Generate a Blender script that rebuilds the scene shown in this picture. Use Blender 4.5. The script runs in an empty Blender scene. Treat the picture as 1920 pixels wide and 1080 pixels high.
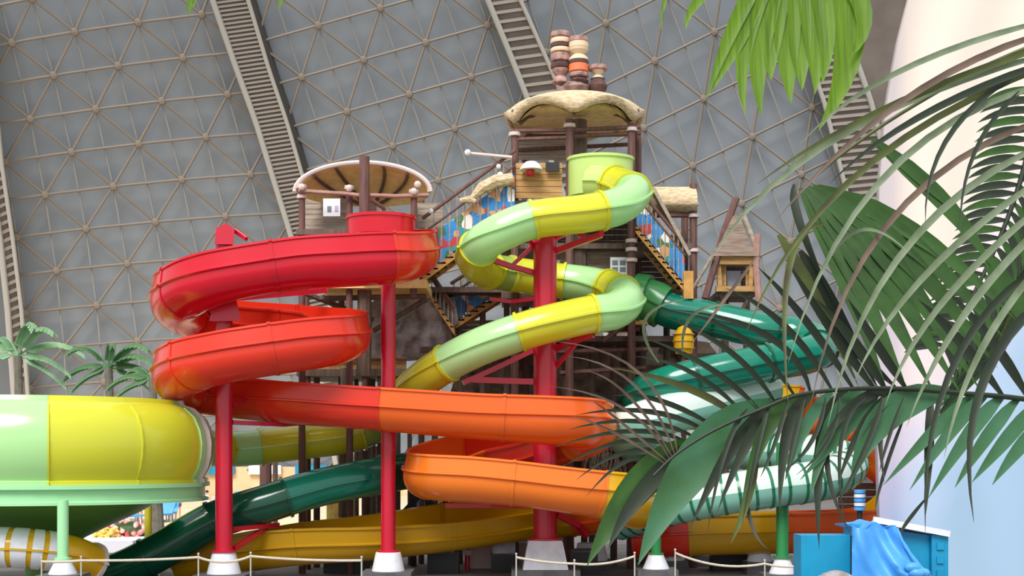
import bpy, bmesh, math, random
from mathutils import Vector, Matrix
random.seed(7)
C = bpy.context.scene.collection
sc = bpy.context.scene
V = Vector
PI = math.pi
# ------------------------------------------------------------------ camera, world, sun, exposure
F, CX, HY, CZ = 2400.0, 960.0, 860.0, 4.0      # focal length and horizon in pixels of a 1920x1080 frame, eye height in m
cam = bpy.data.objects.new('camera', bpy.data.cameras.new('camera')); C.objects.link(cam)
cam.location = (0, 0, CZ); cam.rotation_euler = (PI/2, 0, 0)
cam.data.sensor_width = 36; cam.data.lens = 36*F/1920; cam.data.shift_y = (HY-540)/1920
cam.data.clip_end = 600
sc.camera = cam
w = bpy.data.worlds.new('daylight'); sc.world = w; w.use_nodes = True
w.node_tree.nodes['Background'].inputs[0].default_value = (.93, .97, 1, 1)
w.node_tree.nodes['Background'].inputs[1].default_value = .8
sun = bpy.data.objects.new('sun', bpy.data.lights.new('sun', 'SUN')); C.objects.link(sun)
sun.data.energy = 3.0; sun.data.angle = math.radians(30); sun.data.color = (1, .98, .94)
sun.rotation_euler = (math.radians(38), math.radians(-16), 0)
sc.view_settings.view_transform = 'Standard'; sc.view_settings.look = 'None'
sc.view_settings.gamma = 1; sc.view_settings.use_curve_mapping = False
sc.view_settings.exposure = 0.27

# ------------------------------------------------------------------ helpers
def P(px, py, Y):
    return V(((px-CX)/F*Y, Y, CZ+(HY-py)/F*Y))
def lin(c):
    return tuple((x/255/12.92 if x/255 <= .04045 else ((x/255+.055)/1.055)**2.4) for x in c)+(1,)
MATS = {}
def mat(name, col, rough=.6, col2=None, scale=4, bump=0, trans=0, metal=0, kind='noise', stretch=(1, 1, 1), spec=.5, coat=0):
    if name in MATS: return MATS[name]
    m = bpy.data.materials.new(name); m.use_nodes = True; nt = m.node_tree; N = nt.nodes; L = nt.links
    b = N['Principled BSDF']; b.inputs['Roughness'].default_value = rough; b.inputs['Metallic'].default_value = metal
    b.inputs['Specular IOR Level'].default_value = spec; b.inputs['Coat Weight'].default_value = coat; b.inputs['Coat Roughness'].default_value = .12
    b.inputs['Base Color'].default_value = lin(col)
    csock = None
    if col2 or bump:
        tc = N.new('ShaderNodeTexCoord'); mp = N.new('ShaderNodeMapping'); mp.inputs['Scale'].default_value = stretch
        L.new(tc.outputs['Object'], mp.inputs[0])
        t = N.new('ShaderNodeTexNoise' if kind == 'noise' else 'ShaderNodeTexVoronoi'); t.inputs['Scale'].default_value = scale
        if kind == 'noise': t.inputs['Detail'].default_value = 4
        L.new(mp.outputs[0], t.inputs[0])
        fac = t.outputs[0]
        if col2:
            r = N.new('ShaderNodeValToRGB'); r.color_ramp.elements[0].position = .35; r.color_ramp.elements[1].position = .68
            r.color_ramp.elements[0].color = lin(col); r.color_ramp.elements[1].color = lin(col2)
            L.new(fac, r.inputs[0]); csock = r.outputs[0]; L.new(csock, b.inputs['Base Color'])
        if bump:
            bp = N.new('ShaderNodeBump'); bp.inputs['Strength'].default_value = bump; bp.inputs['Distance'].default_value = .05
            L.new(fac, bp.inputs['Height']); L.new(bp.outputs[0], b.inputs['Normal'])
    if trans:
        tr = N.new('ShaderNodeBsdfTranslucent'); mx = N.new('ShaderNodeMixShader'); mx.inputs[0].default_value = trans
        if csock: L.new(csock, tr.inputs[0])
        else: tr.inputs[0].default_value = lin(col)
        L.new(b.outputs[0], mx.inputs[1]); L.new(tr.outputs[0], mx.inputs[2]); L.new(mx.outputs[0], N['Material Output'].inputs[0])
    MATS[name] = m; return m
def mural(name, cols, scale):
    m = bpy.data.materials.new(name); m.use_nodes = True; nt = m.node_tree; N = nt.nodes; L = nt.links
    tc = N.new('ShaderNodeTexCoord'); no = N.new('ShaderNodeTexNoise'); no.inputs['Scale'].default_value = scale*.8
    ad = N.new('ShaderNodeMixRGB'); ad.inputs[0].default_value = .18; L.new(tc.outputs['Object'], ad.inputs[1]); L.new(no.outputs[1], ad.inputs[2])
    L.new(tc.outputs['Object'], no.inputs[0])
    v = N.new('ShaderNodeTexVoronoi'); v.inputs['Scale'].default_value = scale; L.new(ad.outputs[0], v.inputs[0])
    sp = N.new('ShaderNodeSeparateColor'); L.new(v.outputs['Color'], sp.inputs[0])
    r = N.new('ShaderNodeValToRGB'); r.color_ramp.interpolation = 'CONSTANT'
    while len(r.color_ramp.elements) < len(cols): r.color_ramp.elements.new(.5)
    for i, c in enumerate(cols):
        r.color_ramp.elements[i].position = i/len(cols); r.color_ramp.elements[i].color = lin(c)
    L.new(sp.outputs[0], r.inputs[0]); L.new(r.outputs[0], N['Principled BSDF'].inputs['Base Color'])
    N['Principled BSDF'].inputs['Roughness'].default_value = .5
    return m
def base_org(parent):
    o = V((0, 0, 0))
    while parent is not None:
        o = o+parent.location; parent = parent.parent
    return o
class MB:
    def __init__(s): s.v = []; s.f = []
    def add(s, vs, fs):
        o = len(s.v); s.v += [V(x) for x in vs]; s.f += [tuple(i+o for i in f) for f in fs]; return s
    def para(s, o, a, b, c):
        o, a, b, c = V(o), V(a), V(b), V(c)
        vs = [o, o+a, o+a+b, o+b, o+c, o+a+c, o+a+b+c, o+b+c]
        fs = [(0, 3, 2, 1), (4, 5, 6, 7), (0, 1, 5, 4), (1, 2, 6, 5), (2, 3, 7, 6), (3, 0, 4, 7)]
        if a.cross(b).dot(c) < 0: fs = [f[::-1] for f in fs]
        return s.add(vs, fs)
    def box(s, c, d):
        c = V(c); d = V(d)
        return s.para(c-d/2, (d.x, 0, 0), (0, d.y, 0), (0, 0, d.z))
    def beam(s, p, q, wd, ht, up=(0, 0, 1)):
        p, q = V(p), V(q); t = (q-p).normalized(); u = V(up)
        if abs(t.dot(u)) > .98: u = V((0, 1, 0))
        sd = t.cross(u).normalized(); n = sd.cross(t)
        return s.para(p-sd*wd/2-n*ht/2, sd*wd, n*ht, q-p)
    def tube(s, pts, r, n=10, cap=True):
        pts = [V(p) for p in pts]; m = len(pts)
        if not hasattr(r, '__len__'): r = [r]*m
        ref = None; rings = []
        for i, p in enumerate(pts):
            t = (pts[min(i+1, m-1)]-pts[max(i-1, 0)]).normalized()
            if ref is None: ref = t.orthogonal().normalized()
            a = (ref-t*ref.dot(t)).normalized(); ref = a; b = t.cross(a)
            rings.append([p+(a*math.cos(2*PI*k/n)+b*math.sin(2*PI*k/n))*r[i] for k in range(n)])
        return s.loft(rings, True, cap)
    def loft(s, rings, closed=True, cap=False):
        n = len(rings[0]); vs = [x for rg in rings for x in rg]; fs = []
        for i in range(len(rings)-1):
            for k in range(n if closed else n-1):
                k2 = (k+1) % n
                fs.append((i*n+k, i*n+k2, (i+1)*n+k2, (i+1)*n+k))
        if cap:
            fs.append(tuple(range(n))[::-1]); fs.append(tuple((len(rings)-1)*n+k for k in range(n)))
        return s.add(vs, fs)
    def lathe(s, c, prof, n=24, fz=None, sx=1, sy=1):
        c = V(c); rings = []
        for r, z in prof:
            rings.append([c+V((r*sx*math.cos(2*PI*k/n), r*sy*math.sin(2*PI*k/n), z+(fz(2*PI*k/n, r, z) if fz else 0))) for k in range(n)])
        return s.loft(rings, True, True)
    def ball(s, c, r, n=10, m=6, sc3=(1, 1, 1), jit=0):
        c = V(c); rings = []
        for j in range(m+1):
            th = PI*(j/m); rr = max(math.sin(th), .02)
            rings.append([c+V((sc3[0]*r*rr*math.cos(2*PI*k/n), sc3[1]*r*rr*math.sin(2*PI*k/n), -sc3[2]*r*math.cos(th)))*(1+random.uniform(-jit, jit)) for k in range(n)])
        return s.loft(rings, True, True)
    def build(s, name, m, parent=None, smooth=True, ang=35):
        me = bpy.data.meshes.new(name); o = base_org(parent)
        me.from_pydata([x-o for x in s.v], [], s.f); me.materials.append(m)
        bm = bmesh.new(); bm.from_mesh(me); bmesh.ops.recalc_face_normals(bm, faces=bm.faces); bm.to_mesh(me); bm.free()
        if smooth:
            me.polygons.foreach_set('use_smooth', [True]*len(me.polygons))
            me.set_sharp_from_angle(angle=math.radians(ang))
        ob = bpy.data.objects.new(name, me); C.objects.link(ob); ob.parent = parent
        return ob
def tag(o, label, cat, group=None, kind=None):
    if label: o['label'] = label
    if cat: o['category'] = cat
    if group: o['group'] = group
    if kind: o['kind'] = kind
    return o
def thing(name, label, cat, loc, group=None):
    o = bpy.data.objects.new(name, None); o.location = loc; o.empty_display_size = .3; C.objects.link(o)
    return tag(o, label, cat, group)
def struct(name, loc=(0, 0, 0)):
    o = bpy.data.objects.new(name, None); o.location = loc; C.objects.link(o); o['kind'] = 'structure'; return o
def dup(o, parent=None, delta=None):
    c = o.copy(); C.objects.link(c)
    if parent: c.parent = parent
    if delta: c.location = o.location+V(delta)
    for ch in list(o.children): dup(ch, c)
    return c
def catmull(pts, per=10):
    pts = [V(p) for p in pts]; ex = [pts[0]*2-pts[1]]+pts+[pts[-1]*2-pts[-2]]; out = []
    for i in range(len(pts)-1):
        p0, p1, p2, p3 = ex[i:i+4]
        for k in range(per):
            t = k/per
            out.append(.5*((2*p1)+(p2-p0)*t+(2*p0-5*p1+4*p2-p3)*t*t+(3*p1-p0-3*p2+p3)*t**3))
    out.append(pts[-1]); return out
def catval(vals, per=10):
    return [x.x for x in catmull([V((v, 0, 0)) for v in vals], per)]

# ------------------------------------------------------------------ materials
M = {}
M['panel'] = mat('membrane_panel', (143, 150, 158), .75, (150, 156, 163), .25, spec=.2)
M['strut'] = mat('strut_steel', (144, 131, 118), .55, (124, 114, 104), .3)
M['strut2'] = mat('purlin_steel', (146, 144, 142), .6)
M['ribweb'] = mat('rib_web', (112, 102, 94), .7, (126, 116, 108), .5)
M['ribbar'] = mat('rib_bar', (136, 126, 117), .6)
M['ribfl'] = mat('rib_flange', (176, 172, 164), .5)
M['floor'] = mat('floor_paving', (128, 122, 118), .8, (100, 96, 94), .6, .2)
M['sand'] = mat('sand', (232, 210, 176), .9, (222, 196, 160), .7, .3)
M['red'] = mat('red_steel', (196, 12, 48), .35, coat=.3)
M['white'] = mat('white_concrete', (232, 234, 240), .7, (215, 217, 226), 3)
M['grey'] = mat('grey_concrete', (96, 94, 96), .85, (80, 78, 80), 3, .2)
M['brown'] = mat('brown_timber', (116, 80, 74), .7, (88, 60, 56), 3, .3, stretch=(3, 3, .4))
M['dark'] = mat('dark_timber', (92, 76, 68), .8, (116, 96, 84), 3, .3, stretch=(3, 3, .4))
M['plank'] = mat('tan_plank', (192, 150, 92), .7, (164, 122, 72), 2.5, .3, stretch=(.5, 3, 4))
M['greyplank'] = mat('grey_plank', (176, 162, 146), .8, (146, 130, 118), 2.5, .3, stretch=(.5, 3, 4))
M['log'] = mat('log_wood', (164, 142, 128), .85, (126, 106, 94), 3, .4, stretch=(.5, 3, 4))
M['orangewood'] = mat('orange_stringer', (214, 160, 84), .6, (190, 136, 68), 3, .1)
M['thatch'] = mat('thatch', (220, 200, 168), .95, (182, 154, 116), 5, .6, stretch=(1, 1, 3))
M['thatch_in'] = mat('thatch_lining', (255, 226, 158), .9, (240, 200, 126), 3, .3)
M['rope'] = mat('white_rope', (212, 200, 184), .8, (180, 168, 150), 30, .3)
M['rock'] = mat('sculpted_rock', (186, 166, 152), .95, (126, 108, 96), 1.6, .8)
M['rockgrey'] = mat('grey_rock_face', (196, 192, 200), .9, (120, 110, 106), 1.8, .7)
M['mural'] = mural('painted_mural', [(28, 118, 190), (34, 132, 206), (30, 104, 170), (206, 150, 104), (190, 52, 60), (40, 140, 150), (226, 220, 214), (60, 110, 70), (34, 132, 206), (208, 130, 76)], 3.2)
M['notice'] = mat('notice_white', (236, 236, 240), .5)
M['noticegrey'] = mat('notice_grey', (120, 132, 142), .6)
M['blackmetal'] = mat('black_metal', (34, 32, 34), .5)
M['pale'] = mat('pale_joint', (214, 196, 192), .7)
def frp(name, col, trans=.25, rough=.22): return mat(name, col, rough, trans=trans, coat=.35)
M['s_red'] = frp('slide_red', (222, 18, 46)); M['s_red2'] = frp('slide_scarlet', (236, 60, 36)); M['s_or'] = frp('slide_orange', (246, 112, 36))
M['s_or2'] = frp('slide_light_orange', (250, 136, 44)); M['s_yel'] = frp('slide_yellow', (240, 188, 24)); M['s_yeld'] = frp('slide_ochre', (214, 164, 18))
M['t_yel'] = frp('tube_yellow', (228, 228, 62)); M['t_mint'] = frp('tube_mint', (192, 240, 168)); M['t_lime'] = frp('tube_lime', (212, 236, 140)); M['t_olive'] = frp('tube_soft_green', (176, 204, 96))
M['t_teal'] = frp('tube_teal', (10, 128, 104), .15, .14); M['t_dark'] = frp('tube_dark_green', (6, 84, 62), .1, .14); M['t_green'] = frp('funnel_green', (78, 160, 92))
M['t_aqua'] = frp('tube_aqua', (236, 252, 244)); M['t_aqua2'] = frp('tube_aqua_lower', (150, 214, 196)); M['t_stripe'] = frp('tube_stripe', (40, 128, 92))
M['cone'] = frp('bowl_cone', (108, 160, 70), .1, .4)
M['steelmint'] = mat('mint_steel', (164, 224, 168), .4); M['steelgreen'] = mat('green_steel', (48, 136, 76), .4); M['steelyel'] = mat('yellow_steel', (206, 190, 50), .4)
M['steelgrey'] = mat('galvanised', (196, 194, 184), .4, metal=.3)
M['bl_box'] = mat('teal_panel', (4, 146, 190), .45, (10, 132, 176), 1.5); M['tarp'] = mat('blue_tarp', (64, 146, 222), .45, (84, 164, 232), 2, .1)
M['skin'] = mat('skin', (222, 170, 142), .6)
M['leaf'] = mat('leaf_green', (52, 92, 28), .5, (38, 72, 20), 6, trans=.2, stretch=(1, 1, 1)); M['leafblue'] = mat('leaf_blue_green', (62, 112, 80), .45, (52, 98, 52), 4, trans=.15)
M['leafdark'] = mat('leaf_dark', (32, 46, 24), .55, (24, 36, 20), 6, trans=.08); M['leaflime'] = mat('leaf_lime', (112, 150, 8), .5, (84, 122, 6), 10, trans=.4, stretch=(8, 1, .3))
M['leafpale'] = mat('leaf_pale', (128, 142, 114), .55, (96, 112, 80), 8, trans=.2); M['leafolive'] = mat('leaf_olive', (84, 96, 34), .5, (64, 64, 36), 5, trans=.2)
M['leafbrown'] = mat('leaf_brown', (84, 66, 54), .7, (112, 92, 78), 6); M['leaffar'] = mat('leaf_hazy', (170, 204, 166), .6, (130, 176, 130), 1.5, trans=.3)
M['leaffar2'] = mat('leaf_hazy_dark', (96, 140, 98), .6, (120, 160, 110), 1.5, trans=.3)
M['trunk'] = mat('palm_trunk', (120, 116, 104), .9, (96, 90, 78), 3, .4)

# ------------------------------------------------------------------ the hall: dome segments and ribs
SC, SR = V((0, 20, 0)), 110.0
def U(px, py, R=SR):                       # where the line of sight through a pixel meets the dome of radius R
    d = V(((px-CX)/F, 1, (HY-py)/F)); o = V((0, 0, CZ))-SC
    a = d.dot(d); b = o.dot(d); c = o.dot(o)-R*R
    return V((0, 0, CZ))+d*((-b+math.sqrt(b*b-a*c))/a)
def solve(A, b):
    n = len(b); A = [r[:]+[y] for r, y in zip(A, b)]
    for i in range(n):
        p = max(range(i, n), key=lambda k: abs(A[k][i])); A[i], A[p] = A[p], A[i]
        for k in range(n):
            if k != i:
                f_ = A[k][i]/A[i][i]; A[k] = [x-f_*y for x, y in zip(A[k], A[i])]
    return [A[i][n]/A[i][i] for i in range(n)]
def fit(data, quad):
    bas = (lambda i, j: [1, i, j, i*i, i*j, j*j]) if quad else (lambda i, j: [1, i, j])
    rows = [bas(i, j) for i, j, x, y in data]; n = len(rows[0])
    A = [[sum(r[p]*r[q] for r in rows) for q in range(n)] for p in range(n)]
    cx_ = solve(A, [sum(r[p]*d[2] for r, d in zip(rows, data)) for p in range(n)])
    cy_ = solve(A, [sum(r[p]*d[3] for r, d in zip(rows, data)) for p in range(n)])
    return lambda i, j: (sum(a*b for a, b in zip(cx_, bas(i, j))), sum(a*b for a, b in zip(cy_, bas(i, j))))
latA = fit([(0,0,180,205),(1,0,303,190),(2,0,430,178),(-1,0,55,223),(0,-1,100,143),(1,-1,222,122),(2,-1,343,110),(0,-2,23,80),(1,-2,140,60),(2,-2,258,40),(3,-2,375,27),
            (-1,1,133,285),(0,1,262,270),(1,1,387,258),(-2,2,83,365),(-1,2,215,348),(0,2,340,340),(1,2,470,325),(-2,3,160,428),(-1,3,290,415),(0,3,420,405),(-3,4,105,508),(-2,4,235,495),(-3,5,182,573),(-4,6,122,650),(-3,6,258,640)], True)
latB = fit([(0,0,597,50),(1,0,708,17),(0,1,683,113),(1,1,797,78),(2,1,913,43),(-1,1,568,148),(0,2,770,175),(1,2,887,143),(-1,2,652,207),(-1,3,735,273),(0,3,855,242),(-1,4,818,345),(-2,3,617,298)], False)
latC = fit([(0,0,1135,48),(0,1,1229,112),(0,2,1322,186),(0,3,1418,260),(1,1,1335,55),(-1,2,1209,235),(-1,3,1299,312),(-1,4,1384,380)], False)
def polyx(pl):
    def g(y):
        for (x0, y0), (x1, y1) in zip(pl, pl[1:]):
            if y <= y1 or (x1, y1) == pl[-1]: return x0+(x1-x0)*(y-y0)/(y1-y0)
    return g
ribs = [   # left edge, right edge in the photograph from top to foot
    ([(-90,-40),(-40,150),(-22,300),(0,450),(14,580),(26,740),(34,885)], [(-40,-40),(-12,150),(2,300),(24,450),(40,580),(52,740),(60,885)], 16),
    ([(386,-40),(402,10),(440,120),(480,230),(520,360),(545,440),(590,640),(632,885)], [(452,-40),(468,10),(504,130),(538,230),(570,340),(590,440),(632,640),(672,885)], 8),
    ([(896,-40),(917,5),(960,110),(1003,220),(1070,400),(1130,600),(1190,885)], [(956,-40),(978,5),(1030,122),(1070,220),(1134,400),(1190,600),(1250,885)], 17),
    ([(1462,-40),(1482,10),(1545,190),(1585,350),(1610,480),(1650,700),(1680,885)], [(1700,-40),(1716,10),(1700,220),(1700,350),(1710,480),(1736,700),(1760,885)], 13)]
for n, (le, re, step) in enumerate(ribs):
    root = struct('trim_%d' % (n+1))
    gl, gr = polyx(le), polyx(re)
    ys = [-36+i*(880+36)/40 for i in range(41)]
    web = MB(); rings = []
    for y in ys:
        a, b = U(gl(y), y, SR-1.5), U(gr(y), y, SR-1.5); c, d = U(gr(y), y, SR+1.6), U(gl(y), y, SR+1.6)
        rings.append([a, b, c, d])
    web.loft(rings, True, True).build('rib_web', M['ribweb'], root)
    for g, wd in ((gl, .28), (gr, .2)) if n != 3 else ((gl, .22), (gr, .24), (lambda y: gl(y)+88, .26)):
        MB().tube([U(g(y), y, SR-1.7) for y in ys], wd, 8).build('flange', M['ribfl'], root)
    y = -30; proto = None
    while y < 720:
        a, b = U(gl(y)+3, y+4, SR-1.62), U(min(gr(y)-3, gl(y)+84), y-4, SR-1.62)
        MB().beam(a, b, .16, .3 if n != 1 else .2).build('lacing_bar', M['ribbar'], root, False)
        y += step
    if n == 1:   # the shaded side plate of the second rib
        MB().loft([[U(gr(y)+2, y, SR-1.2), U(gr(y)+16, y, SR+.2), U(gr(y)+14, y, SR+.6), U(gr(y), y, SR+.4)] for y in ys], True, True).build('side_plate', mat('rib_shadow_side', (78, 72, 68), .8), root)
def clip(poly, g, sign):
    out = []
    for i in range(len(poly)):
        p, q = poly[i], poly[(i+1) % len(poly)]
        fp, fq = sign*(p[0]-g(p[1])), sign*(q[0]-g(q[1]))
        if fp >= 0: out.append(p)
        if fp*fq < 0:
            t = fp/(fp-fq); out.append((p[0]+(q[0]-p[0])*t, p[1]+(q[1]-p[1])*t))
    return out
unit = MB().tube([(0, 0, 0), (0, 0, 1)], 1, 8); UM = None
def unit_mesh(nm, m):
    me = bpy.data.meshes.new(nm); me.from_pydata(unit.v, [], unit.f); me.materials.append(m)
    me.polygons.foreach_set('use_smooth', [True]*len(me.polygons)); me.set_sharp_from_angle(angle=1); return me
STR, PUR = unit_mesh('strut', M['strut']), unit_mesh('purlin', M['strut2'])
nb = MB().lathe((0, 0, 0), [(.05, -.2), (.3, -.16), (.36, 0), (.3, .16), (.05, .2)], 10)
NOD = bpy.data.meshes.new('node_joint'); NOD.from_pydata(nb.v, [], nb.f); NOD.materials.append(M['strut'])
def rod(name, me, p, q, r, parent):
    o = bpy.data.objects.new(name, me); C.objects.link(o); o.parent = parent
    d = q-p; o.location = p; o.rotation_mode = 'QUATERNION'; o.rotation_quaternion = V((0, 0, 1)).rotation_difference(d); o.scale = (r, r, d.length); return o
def segment(name, lat, gl, gr, irange, jrange):
    root = struct(name)
    ok = lambda p: gl(p[1]) <= p[0] <= gr(p[1]) and -45 < p[1] < 884
    def seg(p, q, R, r, nm, me):
        ts = [k/24 for k in range(25) if ok((p[0]+(q[0]-p[0])*k/24, p[1]+(q[1]-p[1])*k/24))]
        if len(ts) < 3: return
        a, b = [(p[0]+(q[0]-p[0])*t, p[1]+(q[1]-p[1])*t) for t in (ts[0], ts[-1])]
        rod(nm, me, U(*a, R), U(*b, R), r, root)
    for i in irange:
        for j in jrange:
            p = lat(i, j)
            if not (-260 < p[0] < 1900 and -260 < p[1] < 1050): continue
            a, b, c = lat(i+1, j), lat(i, j+1), lat(i-1, j+1)
            seg(p, a, SR-.1, .125, 'strut', STR); seg(p, b, SR-.1, .125, 'strut', STR); seg(p, c, SR-.1, .125, 'strut', STR)
            seg(p, lat(i-1, j+2), SR+.1, .1, 'purlin', PUR)
            if ok(p):
                o = bpy.data.objects.new('node_joint', NOD); C.objects.link(o); o.parent = root; o.location = U(*p, SR-.15)
                o.rotation_mode = 'QUATERNION'; o.rotation_quaternion = V((0, 0, 1)).rotation_difference(SC-o.location)
            for tri in ((p, a, b), (p, b, c)):
                poly = clip(clip(list(tri), gl, 1), gr, -1)
                poly = [q for q in poly]
                if len(poly) < 3 or max(q[1] for q in poly) < -50 or min(q[1] for q in poly) > 884: continue
                cxm = sum(q[0] for q in poly)/len(poly); cym = sum(q[1] for q in poly)/len(poly)
                sh = [(cxm+(q[0]-cxm)*.985, min(cym+(q[1]-cym)*.985, 884)) for q in poly]
                MB().loft([[U(*q, SR+.9) for q in sh], [U(*q, SR+1.3) for q in sh]], True, True).build('roof_panel', M['panel'], root, False)
    return root
mid = lambda n: polyx([((a[0]+b[0])/2, (a[1]+b[1])/2) for a, b in zip(ribs[n][0], ribs[n][1])])
segment('wall_left', latA, mid(0), mid(1), range(-8, 7), range(-4, 12))
segment('wall_back', latB, mid(1), mid(2), range(-6, 6), range(-3, 12))
segment('wall_right', latC, mid(2), mid(3), range(-6, 6), range(-3, 12))
# outer slivers left of rib 1 and right of rib 4 and the solid skin behind the panels
rings = [[U(px, y, SR+1.8) for px in range(-600, 2641, 40)] for y in range(-60, 970, 32)]
sk = MB().loft(rings, False).build('wall_skin', mat('outer_skin', (120, 124, 128), .8, (126, 130, 133), .2)); sk['kind'] = 'structure'
fl = MB(); fl.add([(-160, -5, 0), (160, -5, 0), (160, 175, 0), (-160, 175, 0)], [(0, 1, 2, 3)]); o = fl.build('floor', M['floor'], None, False); o['kind'] = 'structure'
# pale painted screen wall at the right
g = mat('painted_screen', (236, 226, 214), .8)
nt = g.node_tree; N = nt.nodes; L = nt.links
tc = N.new('ShaderNodeTexCoord'); sx = N.new('ShaderNodeSeparateXYZ'); L.new(tc.outputs['Object'], sx.inputs[0])
nz = N.new('ShaderNodeTexNoise'); nz.inputs['Scale'].default_value = .35; L.new(tc.outputs['Object'], nz.inputs[0])
def rampnode(inp, lo, hi, cols):
    mr = N.new('ShaderNodeMapRange'); mr.inputs[1].default_value = lo; mr.inputs[2].default_value = hi; L.new(inp, mr.inputs[0])
    ad = N.new('ShaderNodeMath'); ad.operation = 'MULTIPLY_ADD'; ad.inputs[1].default_value = .3; L.new(nz.outputs[0], ad.inputs[0])
    s2 = N.new('ShaderNodeMath'); s2.operation = 'ADD'; L.new(mr.outputs[0], ad.inputs[2]); s2.inputs[1].default_value = -.15; L.new(ad.outputs[0], s2.inputs[0])
    r = N.new('ShaderNodeValToRGB')
    while len(r.color_ramp.elements) < len(cols): r.color_ramp.elements.new(.5)
    for k, (p_, c_) in enumerate(cols): r.color_ramp.elements[k].position = p_; r.color_ramp.elements[k].color = lin(c_)
    L.new(s2.outputs[0], r.inputs[0]); return r.outputs[0]
dg = N.new('ShaderNodeMath'); dg.operation = 'MULTIPLY_ADD'; dg.inputs[1].default_value = -1.5; L.new(sx.outputs[0], dg.inputs[0]); L.new(sx.outputs[2], dg.inputs[2])   # the painted sky runs diagonally
zr = rampnode(dg.outputs[0], -20.6, -2.6, [(.2, (160, 188, 214)), (.36, (178, 196, 222)), (.5, (222, 208, 214)), (.68, (232, 220, 206))])
xr = rampnode(sx.outputs[0], 10.1, 11.6, [(0, (206, 204, 230)), (.45, (216, 212, 234)), (.7, (246, 240, 244)), (1, (255, 255, 255))])
mx = N.new('ShaderNodeMixRGB'); mx.blend_type = 'MULTIPLY'; mx.inputs[0].default_value = .75; L.new(zr, mx.inputs[1]); L.new(xr, mx.inputs[2]); L.new(mx.outputs[0], N['Principled BSDF'].inputs['Base Color'])
edge = polyx([(1736, -160), (1722, -80), (1705, 0), (1688, 60), (1662, 200), (1650, 340), (1642, 700), (1650, 1000), (1656, 1140)])
def scr(i, k, dy):
    py = -150+i*1260/28; t = k/30; px0 = edge(py); Y = 36+3*t+.07*math.sin(k*1.1+.4*math.sin(py*.004))*(1-t*.4)+dy
    p = P(px0, py, 36); return V((p.x+t*13, Y, p.z))
m_ = MB(); m_.loft([[scr(i, k, 0) for k in range(31)]+[scr(i, k, .3) for k in range(30, -1, -1)] for i in range(29)], True, True)
o = m_.build('wall_screen', g, None, True, 80); o['kind'] = 'structure'
# ------------------------------------------------------------------ slides
def path(cp, per=8):
    """cp: (px, py, Y[, bank in degrees]) along the slide; returns points and frames"""
    pts = catmull([P(*c[:3]) for c in cp], per); bk = catval([c[3] if len(c) > 3 else 0 for c in cp], per)
    fr = []
    for i, p in enumerate(pts):
        t = (pts[min(i+1, len(pts)-1)]-pts[max(i-1, 0)]).normalized()
        s_ = t.cross(V((0, 0, 1))).normalized(); n = s_.cross(t); b = math.radians(bk[i])
        fr.append((p, s_*math.cos(b)+n*math.sin(b), n*math.cos(b)-s_*math.sin(b), t))
    return fr
def section(fr, a, b, prof, per=8):
    i0, i1 = int(round(a*per)), int(round(b*per))
    return [[p+s_*u+n*v for u, v in prof] for p, s_, n, t in fr[i0:i1+1]]
def ring_at(fr, a, prof, k, wd, per=8):
    p, s_, n, t = fr[min(int(round(a*per)), len(fr)-1)]
    return MB().loft([[p+t*d+s_*u*q+n*v*q for u, v in prof] for d, q in ((-wd, .97), (-wd, k), (wd, k), (wd, .97))], True, True)
def tube_prof(r, fl=.07, n=22):
    out = []
    for k in range(n):
        a = 2*PI*k/n; out.append((r*math.cos(a), r*math.sin(a)))
    o2 = []
    for k, (u, v) in enumerate(out):       # the long side flanges where the two half shells are bolted
        if k == 0: o2 += [(r*.995, -.035), (r+fl, -.03), (r+fl, .03), (r*.995, .035)]
        elif k == n//2: o2 += [(-r*.995, .035), (-r-fl, .03), (-r-fl, -.03), (-r*.995, -.035)]
        else: o2.append((u, v))
    return o2
def trough_prof(hw=.85, h=.56, d=.8, t=.06, n=9):
    L_ = [(hw-t, h), (hw+.05, h), (hw+.05, h-.07), (hw, h-.09), (hw-.01, .02), (hw+.07, .0), (hw+.07, -.05), (hw-.02, -.09)]
    low = [((hw-.03)*math.cos(PI*k/(2*n)), -.1-(d-.1)*math.sin(PI*k/(2*n))) for k in range(1, n+1)]
    right = L_+low; left = [(-u, v) for u, v in right[:-1]][::-1]
    inner = [(-(hw-t), 0)]+[(-(hw-t-.03)*math.cos(PI*k/(2*n)), -.05-(d-.1-t)*math.sin(PI*k/(2*n))) for k in range(1, n+1)]
    inner = inner+[(-u, v) for u, v in inner[:-1]][::-1]
    return right+left+inner
def slide(name, label, cp, prof, secs, k=1.1, part='tube_section', ringmat=None, wd=.05, ring=True, cat='slide'):
    """secs: (from, to, material); every moulded section is a part, with a bolted flange as its sub-part"""
    fr = path(cp); p0 = fr[len(fr)//2][0]
    root = thing(name, label, cat, (p0.x, p0.y, 0))
    for a, b, m in secs:
        o = MB().loft(section(fr, a, b, prof), True, True).build(part, M[m], root)
        if ring: ring_at(fr, b, prof, k, wd).build('flange', M[ringmat or m], o)
    return root, fr
TP = tube_prof
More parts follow.
